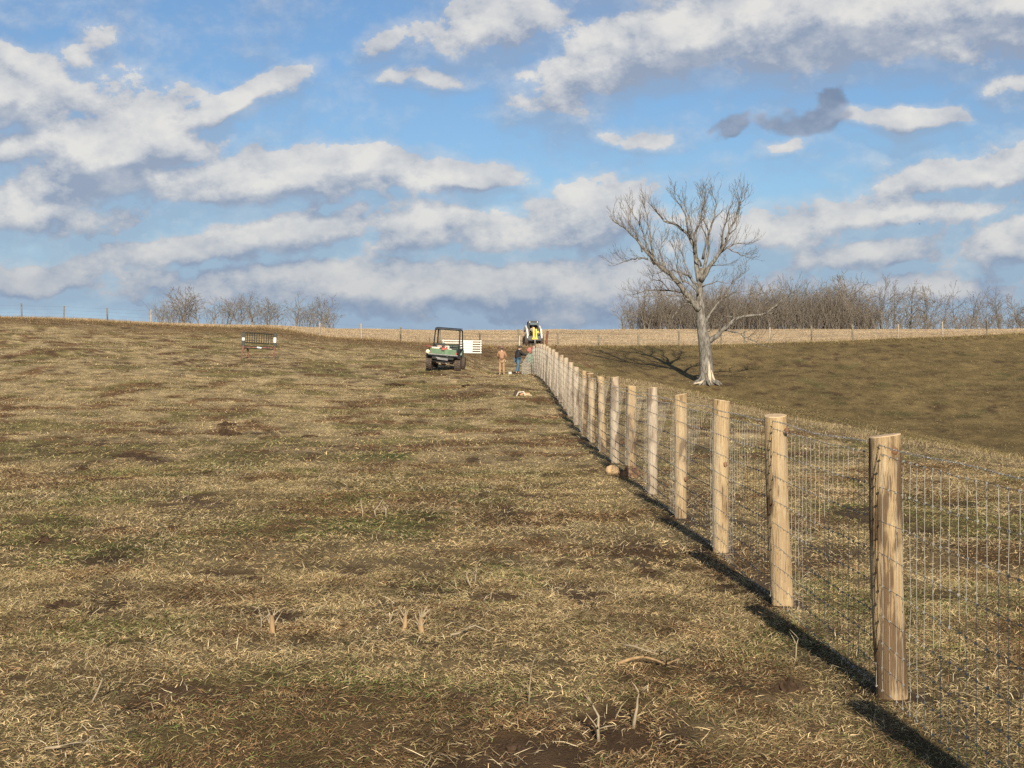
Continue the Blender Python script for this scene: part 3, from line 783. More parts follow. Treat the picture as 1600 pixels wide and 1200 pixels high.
sc_.tube([Vector((-.2, -.45, .3)), Vector((-.45, -.65, .08)), Vector((-.95, -.9, .02))], [.04, .08, .03], 6)
sc_.build('bare_wood_scar', M_BARE, tree, True)
tw.mesh('crown', M_TWIG, tree)
# --- trees of the hedgerow and the far group
def small_tree(seed, H, lean=0.0, stems=1, dense=4.0):
    R = random.Random(seed); t = MB(); S = Segs()
    for s_ in range(stems):
        a = R.uniform(0, 6.28); sp = (0 if stems == 1 else R.uniform(.2, .45))
        d = Vector((math.cos(a) * sp + lean, math.sin(a) * sp, 1)).normalized(); p = Vector((math.cos(a) * .15 * (stems > 1), math.sin(a) * .15 * (stems > 1), -.2)); r = H * .022 / math.sqrt(stems) + .02
        n = 7; pts = [p]; rad = [r * 1.25]
        for i in range(n):
            d = (d + Vector((R.gauss(0, .09), R.gauss(0, .09), .05))).normalized(); p = p + d * (H * .62 / n); pts.append(p); rad.append(r * (1 - .7 * (i + 1) / n))
            if i >= 1:
                for _ in range(2 if i > 1 else 1):
                    th = R.uniform(0, 6.28); nd = Vector((math.cos(th), math.sin(th), R.uniform(.35, 1.3))).normalized()
                    grow(S, p, nd, H * R.uniform(.30, .46) * (1 - .22 * i / n), rad[-1] * .6, 3, R, .14, .9, dense, .15, .018, 4)
        t.tube(pts, rad, 6)
        grow(S, p, d, H * .38, rad[-1], 3, R, .1, .7, dense, .12, .018, 5)
    return t, S
PROT = []
for i, (H, ln, st, dn) in enumerate([(6.6, .0, 1, 3.6), (6.2, .12, 2, 3.4), (5.6, -.1, 3, 3.6), (6.8, -.05, 2, 3.2), (5.0, .05, 3, 4.0), (6.0, .0, 1, 3.0)]):
    PROT.append((small_tree(400 + i, H, ln, st, dn), H))
used_p = {}
def put_tree(i, u, Y, H, label, group, rz, name='hedgerow_tree', wd=1.0):
    (t, S), H0 = PROT[i]; s_ = H / H0
    if i not in used_p:
        e = empty(name, (0, 0, 0)); t.build('trunk', M_FARBARK, e, True); S.mesh('crown', M_FARTWIG, e); used_p[i] = e
    else: e = copy_tree(used_p[i])
    e.name = name; e.location = at(u, Y, -.1); e.scale = (s_ * wd, s_ * wd, s_); e.rotation_euler = (0, 0, rz)
    tag(e, label, 'tree', group); return e
ORD = ['first', 'second', 'third', 'fourth', 'fifth', 'sixth', 'seventh', 'eighth']
RP = [1202, 1268, 1332, 1403, 1473, 1542, 1608]
def where(u):
    if u < 1100:
        L = [(975, 'at the left end of the right hedgerow'), (990, 'just in from the left end of the right hedgerow'), (1008, 'behind the gap between two far posts, left hedgerow part'), (1030, 'midway from hedgerow left end to the big tree trunk'), (1050, 'directly behind the last far post left of the big tree trunk'), (1072, 'seen close to the left of the big tree trunk'), (1092, 'half hidden directly behind the big tree trunk')]
        return min(L, key=lambda q: abs(q[0] - u))[1]
    if u < 1195: return {0: 'just right of the big tree trunk', 1: 'behind the middle of the big tree\'s low right limb', 2: 'behind the outer part of the big tree\'s low right limb', 3: 'beyond the tip of the big tree\'s low right limb'}[min(3, int((u - 1110) / 22))]
    k = max(i for i in range(len(RP)) if RP[i] <= u + 8); 
    if abs(RP[k] - u) <= 8: return 'directly behind the %s clear far post right of the big tree' % ORD[k]
    fr = (u - RP[k]) / 66.
    return 'just %s the %s clear far post right of the big tree' % (('right of', ORD[k]) if fr < .5 else ('left of', ORD[k + 1]))
hedge = [(975,4.2),(990,5.2),(1008,5.6),(1030,5.8),(1050,5.4),(1072,5.6),(1092,5.8),(1118,5.6),(1140,6.2),(1163,6.6),(1184,6.6),(1202,6.4),(1222,6.5),(1247,6.8),(1270,6.4),(1290,6.6),(1313,6.9),(1332,7.0),(1352,6.8),(1379,6.0),(1403,5.4),(1425,5.9),(1447,5.2),(1474,5.6),(1496,5.9),(1520,5.9),(1545,5.0),(1566,5.2),(1592,4.9),(1618,5.2)]
adj = ['slender', 'bushy', 'wide', 'twiggy', 'leaning', 'upright']
for i, (u, H) in enumerate(hedge):
    R = random.Random(i * 7 + 1)
    put_tree(i % 6, u + R.uniform(-2, 2), 207 + R.uniform(-3, 12), H * R.uniform(.88, 1.12), 'bare tree %s' % where(u), 'bare trees of the hedgerow on the right skyline', R.uniform(0, 6.28))
leftt = [(250,3.6,'low bare bush just right of the pale crest post'),(286,5.4,'tallest bare tree at the left of the far left group'),(311,4.4,'bare tree close on the right of the tallest left tree'),(334,3.9,'low bare tree at the left edge of the middle left clump'),(356,4.6,'bare twiggy tree in the middle of the left skyline clump'),(374,4.4,'bare tree right of centre in the left skyline clump'),(397,5.0,'bare spreading tree with a forked top in the left skyline clump'),(417,4.1,'bare tree leaning at the right of the left skyline clump'),(432,3.6,'smallest bare tree closing the left skyline clump'),(463,4.9,'bare tree standing alone left of the last left tree'),(482,3.6,'low bare tree squeezed between the two trees ending the left row'),(505,4.7,'last bare tree at the right end of the left row')]
for i, (u, H, lb) in enumerate(leftt):
    R = random.Random(i * 5 + 2); put_tree((i + 3) % 6, u, 215 + R.uniform(-4, 10), H * .93, lb, 'bare trees on the left skyline', R.uniform(0, 6.28), 'skyline_tree', 1.35)
# undergrowth between the hedgerow trunks
S = Segs(); R = random.Random(5)
for i in range(3500):
    u = R.uniform(972, 1640) if R.random() < .4 else R.uniform(1000, 1370); Y = 204 + R.uniform(0, 16); p = at(u, Y, -.1); k_ = np.interp(u, [970, 1000, 1080, 1200, 1340, 1400, 1640], [.45, .8, .95, 1.0, .95, .55, .4]) * (.65 + .5 * vnoise(np.array([u / 14.]), np.array([3.]))[0])
    grow(S, p, Vector((R.gauss(0, .3), R.gauss(0, .3), 1)), R.uniform(1.4, 4.6) * k_, .026, 2, R, .1, .85, 3.6, .15, .017, 4)
S2 = Segs()
for i in range(260):
    u = R.choice([R.uniform(318, 446), R.uniform(240, 300), R.uniform(455, 522)]); p = at(u, 216 + R.uniform(0, 10), -.1)
    grow(S2, p, Vector((R.gauss(0, .3), R.gauss(0, .3), 1)), R.uniform(1.2, 3.0), .03, 2, R, .1, .7, 3.2, .13, .015, 4)
s2 = S2.mesh('skyline_undergrowth', M_FARTWIG, None); s2['kind'] = 'stuff'; s2['label'] = 'low bare scrub under the left skyline trees'
so = S.mesh('hedge_undergrowth', M_FARTWIG, None); so['kind'] = 'stuff'; so['label'] = 'tangled bare undergrowth between the hedgerow trunks'
# ------------------------------------------------------------------ small things on the turf
M_TORN = mat('torn_orange_wood', (.38, .245, .12), .8, 0, .2, 30, (1, 1, .2), .4)
M_DRY = mat('dry_stalk', (.37, .295, .19), .8, 0, .15, 30)
M_CLOD = mat('dark_clod', (.075, .048, .03), .95, 0, .25, 25, (1, 1, 1), .8, .1)
M_STONE = mat('tan_stone', (.56, .38, .20), .85, 0, .15, 14, (1, 1, 1), .4)
def stub(u, v, h, r, seed, label, group=None, spl=7, m=M_TORN, name='sapling_stub'):
    p = near(u, v); e = empty(name, tuple(p)); R = random.Random(seed)
    b = MB(); lx = R.uniform(-.1, .1)
    pts = [Vector((lx * t * h, 0, -.04 + t * (h * .75 + .04))) + Vector((R.uniform(-.004, .004), R.uniform(-.004, .004), 0)) for t in (0, .3, .6, 1)]
    b.tube(pts, [r * 1.15, r, r * .95, r * .6], 9); b.build('stump', m, e, True)
    s_ = MB()
    for i in range(spl):
        a = R.uniform(0, 6.28); q = pts[R.choice([2, 3])] + Vector((math.cos(a), math.sin(a), 0)) * r * .6
        L = h * R.uniform(.25, .6); d = Vector((math.cos(a) * R.uniform(.1, .8), math.sin(a) * .3, R.uniform(.5, 1))).normalized()
        s_.tube([q, q + d * L * .5 + Vector((0, 0, .003)), q + d * L], [r * .28, r * .2, r * .06], 4)
    s_.build('splinter', M_DRY, e)['kind'] = 'stuff'
    return tag(e, label, 'stub', group)
GRP = 'torn sapling stubs left in the turf'
stub(427, 990, .155, .019, 1, 'orange torn stub with side splinters, leftmost of the foreground stubs', GRP, 7)
stub(631, 986, .13, .017, 2, 'straight pale stub, left of the two close stubs in the foreground', GRP, 7)
stub(659, 990, .14, .021, 3, 'frayed stub with fanned splinters, right of the two close foreground stubs', GRP, 14)
def twig(u, v, pts, r, label, m=M_DRY, name='dry_twig', cat='twig', side=3, seed=1):
    """pts in metres from the foot"""
    p = near(u, v); R = random.Random(seed); b = MB()
    n = len(pts); b.tube([Vector(q) for q in pts], [r * (1 - .75 * i / (n - 1)) for i in range(n)], 6)
    for i in range(side):
        q = Vector(pts[R.randrange(1, n)]); d = Vector((R.uniform(-1, 1), R.uniform(-.5, .5), R.uniform(.1, 1))).normalized()
        b.tube([q, q + d * R.uniform(.02, .05) + Vector((0, 0, .004)), q + d * R.uniform(.06, .1)], [r * .5, r * .4, r * .15], 4)
    o = b.build(name, m, None, True); o.location = p; return tag(o, label, cat)
twig(736, 918, [(.01,0,-.02),(-.02,0,.05),(-.035,0,.10),(-.015,0,.13),(.02,0,.115)], .008, 'bent grey twig with a forked tip beside bare soil left of centre', side=2)
twig(742, 912, [(0,0,-.02),(.005,0,.05),(.012,0,.10),(.008,0,.145)], .007, 'upright pale forked twig beside the bent grey twig', side=3, seed=4)
twig(936, 1160, [(0,0,-.02),(-.005,0,.06),(-.002,0,.12),(-.03,0,.17),(-.05,0,.21)], .009, 'tall pale broken stalk near the bottom centre', side=4, seed=6)
twig(989, 1138, [(0,0,-.02),(.01,0,.05),(.02,0,.10),(.022,0,.14),(.03,0,.165)], .010, 'short whitish peeled stalk right of the tall broken stalk', side=3, seed=9)
twig(826, 1100, [(0,0,-.02),(.005,0,.08),(.012,0,.15),(.02,0,.2)], .004, 'thin upright straw stalk left of the tall broken stalk', side=3, seed=12)
twig(1243, 1032, [(0,0,-.02),(.004,0,.05),(.006,0,.09),(.016,0,.125)], .006, 'pale upright stalk beside the fence shadow', side=2, seed=13)
twig(608, 975, [(0,0,-.01),(.015,0,.05),(.03,0,.09)], .006, 'short split twig just left of the straight pale stub', side=3, seed=15)
twig(408, 985, [(0,0,-.02),(.002,0,.06),(-.004,0,.11),(-.02,0,.14)], .005, 'thin grey twig just left of the leftmost orange stub', side=4, seed=16)
twig(142, 1098, [(0,0,-.01),(.03,0,.05),(.055,0,.11),(.06,0,.13)], .007, 'white feather-like stalk leaning right in the lower left corner', side=2, seed=17)
twig(567, 810, [(0,0,-.02),(-.005,0,.08),(-.02,0,.16),(-.02,0,.21)], .010, 'tall whitish stalk left of a tangle of twigs in mid pasture', side=2, seed=18)
twig(588, 808, [(0,0,-.02),(-.02,0,.07),(.03,0,.13),(.07,0,.2)], .012, 'crooked bleached twig amid the mid pasture tangle', side=5, seed=19)
twig(603, 808, [(0,0,-.02),(.0,0,.07),(-.01,0,.12)], .012, 'short brown stub at the right of the mid pasture tangle', side=5, seed=20)
def lying(u, v, pts, r, label, m=M_DRY, name='fallen_branch', n=6, seed=1):
    p = near(u, v); b = MB(); k = len(pts); R = random.Random(seed)
    b.tube([Vector(q) for q in pts], [r * (1 - .6 * i / (k - 1)) for i in range(k)], n)
    for i in range(4):
        q = Vector(pts[R.randrange(1, k)]); d = Vector((R.uniform(-.3, 1), R.uniform(-1, 1), R.uniform(0, .4))).normalized(); b.tube([q, q + d * .06, q + d * .12], [r * .45, r * .3, r * .1], 4)
    o = b.build(name, m, None, True); o.location = p; return tag(o, label, 'branch')
lying(704, 995, [(0,0,.01),(.06,.03,.02),(.11,.09,.04),(.15,.14,.05),(.24,.10,.02)], .009, 'fallen pale branch with a bent end right of the foreground stubs')
lying(965, 1040, [(0,0,.01),(.08,.02,.035),(.15,.03,.045),(.22,.0,.03),(.27,-.02,.01)], .012, 'orange split branch arched over the turf before the fence', M_TORN, seed=3)
lying(975, 1022, [(0,.02,.05),(.06,0,.045),(.12,-.05,.03),(.2,-.08,.01)], .008, 'pale sliver of wood crossing the orange split branch', seed=5)
lying(70, 1175, [(0,0,.01),(.06,.01,.015),(.13,.02,.03),(.17,.03,.03)], .008, 'curved grey stick lying in the lower left corner', seed=6)
lying(1185, 968, [(0,0,.015),(.07,.0,.02),(.13,-.01,.01)], .008, 'short orange stick lying between the fence shadow and first posts', M_TORN, seed=7)
lying(600, 1003, [(-.09,-.06,.008),(0,0,.012),(.07,.05,.02),(.12,.08,.03)], .007, 'thin dark stick lying at the foot of the foreground stubs', mat('dark_stick', (.12, .07, .045), .8), seed=8)
def clod(u, v, w, h, seed, label, d=None, m=M_CLOD, name='earth_clod', cat='clod', group='dark earth clods on the pasture'):
    p = near(u, v); px = p.y / F; W_ = w * px; H_ = h * px; b = MB(); R = random.Random(seed); D_ = d or W_ * .8
    N = 5 + int(W_ * 8)
    for i in range(N):
        a = R.uniform(0, 6.28); q = R.random() ** .7
        x_ = math.cos(a) * q * W_ * .4; y_ = math.sin(a) * q * D_ * .4; s_ = (1 - q * .65)
        b.lump((x_, y_, H_ * .12 * s_), (W_ * R.uniform(.12, .24), D_ * R.uniform(.12, .24), H_ * R.uniform(.5, .85) * s_), seed * 31 + i, 9, .32, 6)
    o = b.build(name, m, None, False); o.location = p; return tag(o, label, cat, group)
clod(353, 664, 32, 7, 1, 'small rounded dark clod just above a larger one, left pasture')
clod(354, 680, 50, 11, 2, 'wide dark clod with a tapering right end, left pasture')
clod(481, 683, 38, 5, 3, 'flat dark streak of earth right of the pair of left clods')
clod(130, 737, 26, 12, 4, 'reddish dark clod beside a green tuft at the far left')
clod(68, 848, 52, 11, 5, 'broad flat dark clod, left of two touching at the left edge')
clod(120, 849, 28, 7, 6, 'small dark clod, right of two touching at the left edge')
clod(270, 829, 40, 10, 7, 'dark crumbly clod in the left middle pasture')
clod(878, 884, 32, 8, 8, 'left one of two small dark clods before the fence')
clod(917, 890, 34, 8, 9, 'right one of two small dark clods before the fence')
clod(720, 1092, 66, 13, 10, 'large broken dark clod near the bottom centre')
clod(1232, 1082, 54, 24, 11, 'raised dark clod beside the fence shadow at lower right')
clod(800, 1172, 70, 12, 12, 'dark crumbled clod at the bottom edge of centre')
clod(618, 602, 40, 4, 13, 'thin dark earth streak in the distant pasture before the utility vehicle')
clod(732, 603, 26, 4, 14, 'small dark earth streak right of the long distant one')
clod(95, 950, 70, 12, 15, 'dark soil lump with green grass round it at the left')
clod(1008, 893, 40, 6, 16, 'dark soil crumbs close to the fence line')
clod(395, 905, 44, 6, 17, 'low brown crumbs of soil above the leftmost stub')
# stone and dug-up root by the seventh post
p = near(957, 741); b = MB(); b.lump((0, 0, .05), (.115, .08, .085), 5, 12, .10, 8); o = b.build('field_stone', M_STONE, None, True); o.location = p; tag(o, 'tan rounded stone lying by the new fence', 'stone')
p = near(984, 748); b = MB(); R = random.Random(4)
for i in range(9): b.lump((R.uniform(-.12, .1), R.uniform(-.1, .1), R.uniform(.02, .12)), (R.uniform(.03, .07), R.uniform(.03, .06), R.uniform(.04, .09)), i, 8, .3)
for i in range(6): b.tube([Vector((R.uniform(-.08, .08), 0, .05)), Vector((R.uniform(-.12, .12), -.05, .16)), Vector((R.uniform(-.2, .2), -.08, .2))], [.012, .009, .003], 4)
o = b.build('root_clump', mat('root_brown', (.26, .14, .07), .9, 0, .3, 14), None, False); o.location = p; tag(o, 'reddish brown root clump between the tan stone and the fence post', 'root clump')
# scrap heap on the slope
p = near(815, 619); k = p.y / F
def scrap(name, pts, r, m, label, cat, n=7):
    b = MB(); b.tube([Vector(q) * k for q in pts], [r * k] * len(pts), n); o = b.build(name, m, None, 40); o.location = p; tag(o, label, cat); return o
M_DKWOOD = mat('dark_wood', (.07, .04, .025), .8); M_PALEW = mat('pale_wood', (.66, .58, .48), .7); M_ORW = mat('fresh_orange_wood', (.56, .33, .18), .75)
scrap('wood_block', [(-11, 0, 0), (-9, 0, 6), (-6, 0, 9)], 2.6, M_DKWOOD, 'dark charred block at the left of the scrap heap on the slope', 'wood block')
scrap('wood_offcut', [(-8, -2, 0), (-5, -2, 6), (3, -1, 7), (6, -1, 1)], 1.2, M_PALEW, 'pale bent offcut bridging the scrap heap on the slope', 'offcut')
scrap('wood_log', [(-2, 3, 2), (2, 2, 4), (13, 1, 3)], 2.2, M_ORW, 'orange brown split log at the right of the scrap heap on the slope', 'log')
scrap('bark_slab', [(4, -3, 0), (8, -3, 2.2), (16, -2, .8)], 1.4, mat('light_bark', (.50, .40, .24), .8), 'light bark slab lying flat in front of the orange log', 'bark slab')
#PART3
# ------------------------------------------------------------------ machines
M_BLACK = mat('black_plastic', (.022, .022, .024), .5, 0, .2, 6, spec=.4)
M_DKMETAL = mat('dark_painted_steel', (.03, .033, .038), .4, .3, .1, 6)
M_TYRE = mat('muddy_tyre', (.055, .042, .034), .85, 0, .3, 12, (1, 1, 1), .5, col2=(.11, .075, .05))
M_RIM = mat('dusty_rim', (.30, .26, .18), .6, .2, .2, 8)
M_GREEN = mat('faded_green_paint', (.13, .215, .12), .45, 0, .12, 5)
M_GREYM = mat('grey_metal', (.34, .34, .33), .45, .4, .15, 10)
M_MUD = mat('mud_caked_steel', (.19, .13, .085), .9, 0, .25, 10)
M_WHITE = mat('white_paint', (.68, .67, .61), .5, 0, .05, 4)
M_CREAM = mat('cream_plastic', (.78, .72, .52), .5, 0, .05, 4)
M_RED = mat('faded_red', (.60, .10, .075), .6, 0, .15, 9)
M_RUST = mat('rust', (.27, .11, .065), .85, .2, .3, 18, (1, 1, 1), .4)
M_YEL = mat('yellow_paint', (.80, .56, .06), .45, 0, .1, 6)
M_BLUEG = mat('blue_grey_plastic', (.16, .22, .27), .5)
M_SEAT = mat('seat_vinyl', (.05, .075, .05), .6)
def wheel(root, x, y, r, w, lugs=18, label=None):
    """tyre with lugs, rim and hub under a part called wheel"""
    t = MB(); h = w / 2
    t.lathe((0, 0, 0), [(r * .55, -h * .82), (r * .8, -h), (r * .95, -h * .9), (r, -h * .55), (r, h * .55), (r * .95, h * .9), (r * .8, h), (r * .55, h * .82)], 28, 'X')
    for i in range(lugs):
        a = 2 * PI * i / lugs
        for s_ in (-1, 1):
            aa = a + s_ * .09
            t.box((s_ * h * .5, math.cos(aa) * r * 1.005, math.sin(aa) * r * 1.005), (h * .92, r * .10, r * .06), (aa - PI / 2, 0, s_ * .35))
    o = t.build('wheel', M_TYRE, root, 40, label); o.location = (x, y, r)
    m = MB(); m.lathe((0, 0, 0), [(r * .56, -h * .7), (r * .50, -h * .75), (r * .42, -h * .35), (r * .16, -h * .3), (r * .15, -h * .62), (r * .08, -h * .66), (r * .08, h * .66), (r * .15, h * .62), (r * .16, h * .3), (r * .42, h * .35), (r * .50, h * .75), (r * .56, h * .7)], 20, 'X')
    m.build('rim', M_RIM, o, 40); return o
def place(o, M): o.matrix_world = M
# --- utility vehicle
UP = at(697, 72.0)
slope = math.atan2(float(zbase(UP.x, 73.0) - zbase(UP.x, 71.0)), 2.0)
UM = Matrix.Translation(UP) @ Euler((slope, math.radians(4.6), math.radians(-5.0))).to_matrix().to_4x4()
utv = empty('utility_vehicle', (0, 0, 0)); place(utv, UM)
tag(utv, 'green and black open utility vehicle with roll cage seen from behind on the slope', 'utility vehicle')
for x, y in ((-.65, -.98), (.65, -.98)): wheel(utv, x, y, .31, .27)
for x, y in ((-.64, .98), (.64, .98)): wheel(utv, x, y, .29, .22)
c = MB(); c.box((0, 0, .36), (.62, 2.5, .12), bev=.02); c.box((0, .15, .45), (1.2, 1.3, .1), bev=.02); c.tube([(-.6, -.98, .33), (.6, -.98, .33)], .045, 8); c.tube([(-.6, .98, .33), (.6, .98, .33)], .04, 8)
c.lathe((0, -.98, .33), [(.07, -.13), (.12, -.06), (.12, .06), (.07, .13)], 12, 'X'); c.build('chassis', M_MUD, utv, 40)
c = MB(); c.prism([(.55, .5), (.62, .78), (1.15, .92), (1.42, .80), (1.50, .55), (1.48, .42), (.55, .42)], -.60, .60); c.build('hood', M_GREEN, utv)
c = MB(); c.tube([(-.5, 1.52, .42), (-.5, 1.6, .6), (.5, 1.6, .6), (.5, 1.52, .42)], .025, 8); c.build('front_bumper', M_BLACK, utv, True)
for s_ in (-1, 1): MB().lathe((s_ * .42, 1.46, .70), [(.02, -.03), (.07, 0), (.07, .03), (.04, .045)], 14, 'Y').build('headlight', M_CREAM, utv, 40)
for s_ in (-1, 1):
    c = MB(); c.prism([(-1.36, .58), (-1.25, .72), (-.7, .72), (-.58, .56), (-.62, .52), (-.74, .66), (-1.2, .66), (-1.3, .55)], s_ * .5, s_ * .78); c.build('fender', M_BLACK, utv)
c = MB()                        # open cargo box: floor, sides, headboard
c.box((0, -.98, .70), (1.30, 1.06, .05), bev=.01); c.box((-.64, -.98, .85), (.04, 1.06, .26), bev=.01); c.box((.64, -.98, .85), (.04, 1.06, .26), bev=.01); c.box((0, -.47, .85), (1.24, .04, .26), bev=.01)
c.box((0, -1.50, .665), (1.34, .05, .03)); c.build('cargo_box', M_BLACK, utv, 40)
tg = MB(); tg.box((-.33, -1.525, .85), (.54, .035, .24), bev=.012); tg.box((.33, -1.525, .85), (.54, .035, .24), bev=.012); tg.box((0, -1.515, .83), (.12, .03, .20)); tgo = tg.build('tailgate', M_GREEN, utv, 40)
MB().box((0, -1.55, .90), (.13, .02, .035), bev=.005).build('latch', M_BLACK, tgo)
rl = MB(); rl.box((0, -1.535, .715), (1.36, .05, .05), bev=.01); rl.build('tailgate_sill', M_GREYM, utv)
for s_ in (-1, 1): MB().box((s_ * .60, -1.55, .80), (.06, .03, .10), bev=.01).build('tail_light', M_RED, utv)
rb = MB(); rb.box((0, -1.40, .56), (1.0, .12, .14), bev=.02); rb.tube([(-.5, -1.42, .45), (-.46, -1.5, .40), (.46, -1.5, .40), (.5, -1.42, .45)], .022, 6); rb.build('rear_bumper', M_BLACK, utv, 40)
rb = MB(); rb.box((.0, -1.50, .52), (.50, .03, .10), (.15, .06, 0), bev=.01); rb.box((-.2, -1.51, .57), (.22, .03, .03), (0, .12, 0)); rb.build('hitch_plate', M_GREYM, utv)
rb = MB(); rb.tube([(-.12, -1.2, .34), (-.12, -1.42, .34)], .05, 10); rb.tube([(.18, -1.2, .36), (.18, -1.45, .36)], .045, 10); rb.build('exhaust', M_GREYM, utv, 40)
cg = MB()
A = [(-.60, -.40, .72), (-.58, -.42, 1.3), (-.56, -.36, 1.84)]; B = [(-.56, .52, 1.80), (-.58, .75, 1.3), (-.60, .95, .85)]
for s_ in (-1, 1):
    m_ = lambda q: (q[0] * s_, q[1], q[2])
    cg.tube([m_(q) for q in A], .032, 8); cg.tube([m_(q) for q in B], .030, 8); cg.tube([m_(A[2]), m_(B[0])], .030, 8); cg.tube([m_((-.59, -.41, 1.05)), m_((-.585, .8, 1.05))], .02, 6)
cg.tube([(-.56, -.36, 1.84), (.56, -.36, 1.84)], .034, 8); cg.tube([(-.56, .52, 1.80), (.56, .52, 1.80)], .03, 8); cg.tube([(-.58, -.41, 1.12), (.58, -.41, 1.12)], .022, 8)
for x in (-.28, 0, .28): cg.tube([(x, -.41, 1.12), (x, -.43, .95)], .014, 6)
cg.tube([(-.55, -.36, 1.77), (-.42, -.36, 1.84)], .02, 6); cg.tube([(.55, -.36, 1.77), (.42, -.36, 1.84)], .02, 6); cg.build('roll_cage', M_DKMETAL, utv, 40)
MB().box((0, .08, 1.875), (1.14, .92, .03), bev=.01).build('roof', M_DKMETAL, utv)
for x in (-.30, .30):
    c = MB(); c.box((x, .05, .72), (.5, .46, .12), bev=.03); c.box((x, -.18, .96), (.48, .10, .40), (-.12, 0, 0), bev=.03); c.build('seat', M_SEAT, utv, 40)
c = MB(); ring = [Vector((-.30 + .16 * math.cos(t * PI / 8), .50 + .05 * math.sin(t * PI / 8), 1.02 + .15 * math.sin(t * PI / 8))) for t in range(17)]; c.tube(ring, .014, 6, False); c.tube([(-.30, .50, 1.02), (-.30, .72, .85)], .02, 6); c.build('steering_wheel', M_BLACK, utv, True)
c = MB(); c.box((0, .68, .82), (1.16, .16, .22), bev=.03); c.build('dashboard', M_BLACK, utv, 40)
def cargo(name, mbs, loc, label, cat, rot=(0, 0, 0)):
    root = None
    for i, (pn, m_, mt, sm) in enumerate(mbs):
        if i == 0 and len(mbs) == 1: o = m_.build(name, mt, None, sm); root = o
        else:
            if root is None: root = empty(name, (0, 0, 0))
            m_.build(pn, mt, root, sm)
    place(root, UM @ Matrix.Translation(Vector(loc)) @ Euler(rot).to_matrix().to_4x4()); tag(root, label, cat)
b1 = MB(); b1.box((0, 0, .14), (.36, .26, .24), bev=.02); b2 = MB(); b2.box((0, 0, .285), (.38, .28, .05), bev=.015)
cargo('cool_box', [('tub', b1, M_CREAM, 40), ('lid', b2, M_WHITE, 40)], (-.36, -1.30, .725), 'white cool box at the left of the cargo bed', 'cool box')
b1 = MB(); b1.box((0, 0, .13), (.26, .18, .25), bev=.04); b2 = MB(); b2.tube([(-.07, 0, .25), (-.05, 0, .31), (.06, 0, .31), (.08, 0, .25)], .014, 6); b3 = MB(); b3.lathe((.10, 0, .25), [(.03, 0), (.03, .04), (.012, .05), (.012, .1)], 10)
cargo('fuel_can', [('can', b1, M_RED, 40), ('handle', b2, M_RED, True), ('spout', b3, M_BLACK, 40)], (.05, -1.36, .77), 'red fuel can in the middle of the cargo bed', 'fuel can')
def bucket(r, h, mt=M_WHITE):
    b1 = MB(); b1.lathe((0, 0, 0), [(r * .82, 0), (r * .84, .01), (r, h), (r * 1.05, h), (r * 1.05, h - .02), (r * 1.02, h - .03)], 20); b2 = MB(); b2.tube([(r, 0, h - .03), (r * .8, 0, h * .7 + .25 * h), (0, 0, h * 1.18), (-r * .8, 0, h * .95), (-r, 0, h - .03)], .006, 5)
    return [('pail', b1, mt, 40), ('handle', b2, M_GREYM, True)]
cargo('bucket', bucket(.11, .26), (.26, -1.22, .725), 'white pail standing right of the red fuel can', 'bucket')
b1 = MB()
for i in range(4): b1.tube([Vector((math.cos(t * PI / 9) * (.15 - .012 * i), math.sin(t * PI / 9) * (.13 - .01 * i), .03 + .05 * i)) for t in range(19)], .03, 6, False)
cargo('hose_coil', [('coil', b1, M_BLUEG, True)], (.48, -1.27, .735), 'blue-grey coil of hose at the right of the cargo bed', 'hose coil')
b1 = MB(); b1.tube([(0, 0, 0), (-.02, 0, .35), (-.03, .05, .62)], .018, 8); b2 = MB(); b2.box((0, 0, -.02), (.13, .03, .10), bev=.01)
cargo('post_maul', [('handle', b1, M_RUST, 40), ('head', b2, M_DKMETAL, 40)], (-.67, -1.2, .80), 'dark handled tool standing upright at the left side of the cargo bed', 'tool')
b1 = MB(); b1.box((0, 0, 0), (.30, .10, .12), (0, .3, 0), bev=.03); b1.tube([(-.16, 0, -.02), (-.25, 0, .03), (-.27, 0, .12)], .02, 6); b2 = MB(); b2.box((.17, 0, .0), (.08, .12, .06), bev=.01)
cargo('chain_saw', [('body', b1, M_RUST, 40), ('handle', b2, M_BLACK, 40)], (-.66, -1.36, 1.03), 'rusty red tool lying over the left edge of the cargo bed', 'tool')
b1 = MB(); b1.lathe((0, 0, 0), [(.05, 0), (.085, .01), (.085, .05), (.06, .07), (.03, .075)], 18, 'Y', (PI, 0, 0))
cargo('work_lamp', [('lamp', b1, M_CREAM, 40)], (-.68, -1.52, .82), 'round cream lamp-like disc hanging at the left rear corner of the utility vehicle', 'lamp')
b1 = MB(); b1.box((0, 0, 0), (.22, .12, .13), (.1, 0, .2), bev=.03); cargo('tool_bag', [('bag', b1, mat('pink_cloth', (.52, .30, .25), .8), 40)], (-.22, -1.15, 1.05), 'dull pink bag resting on top of the cool box', 'bag')
b1 = MB(); b1.box((0, 0, .08), (.2, .2, .16), bev=.02); cargo('small_crate', [('crate', b1, M_CREAM, 40)], (.12, -1.05, .95), 'small cream carton stacked behind the red fuel can', 'carton')
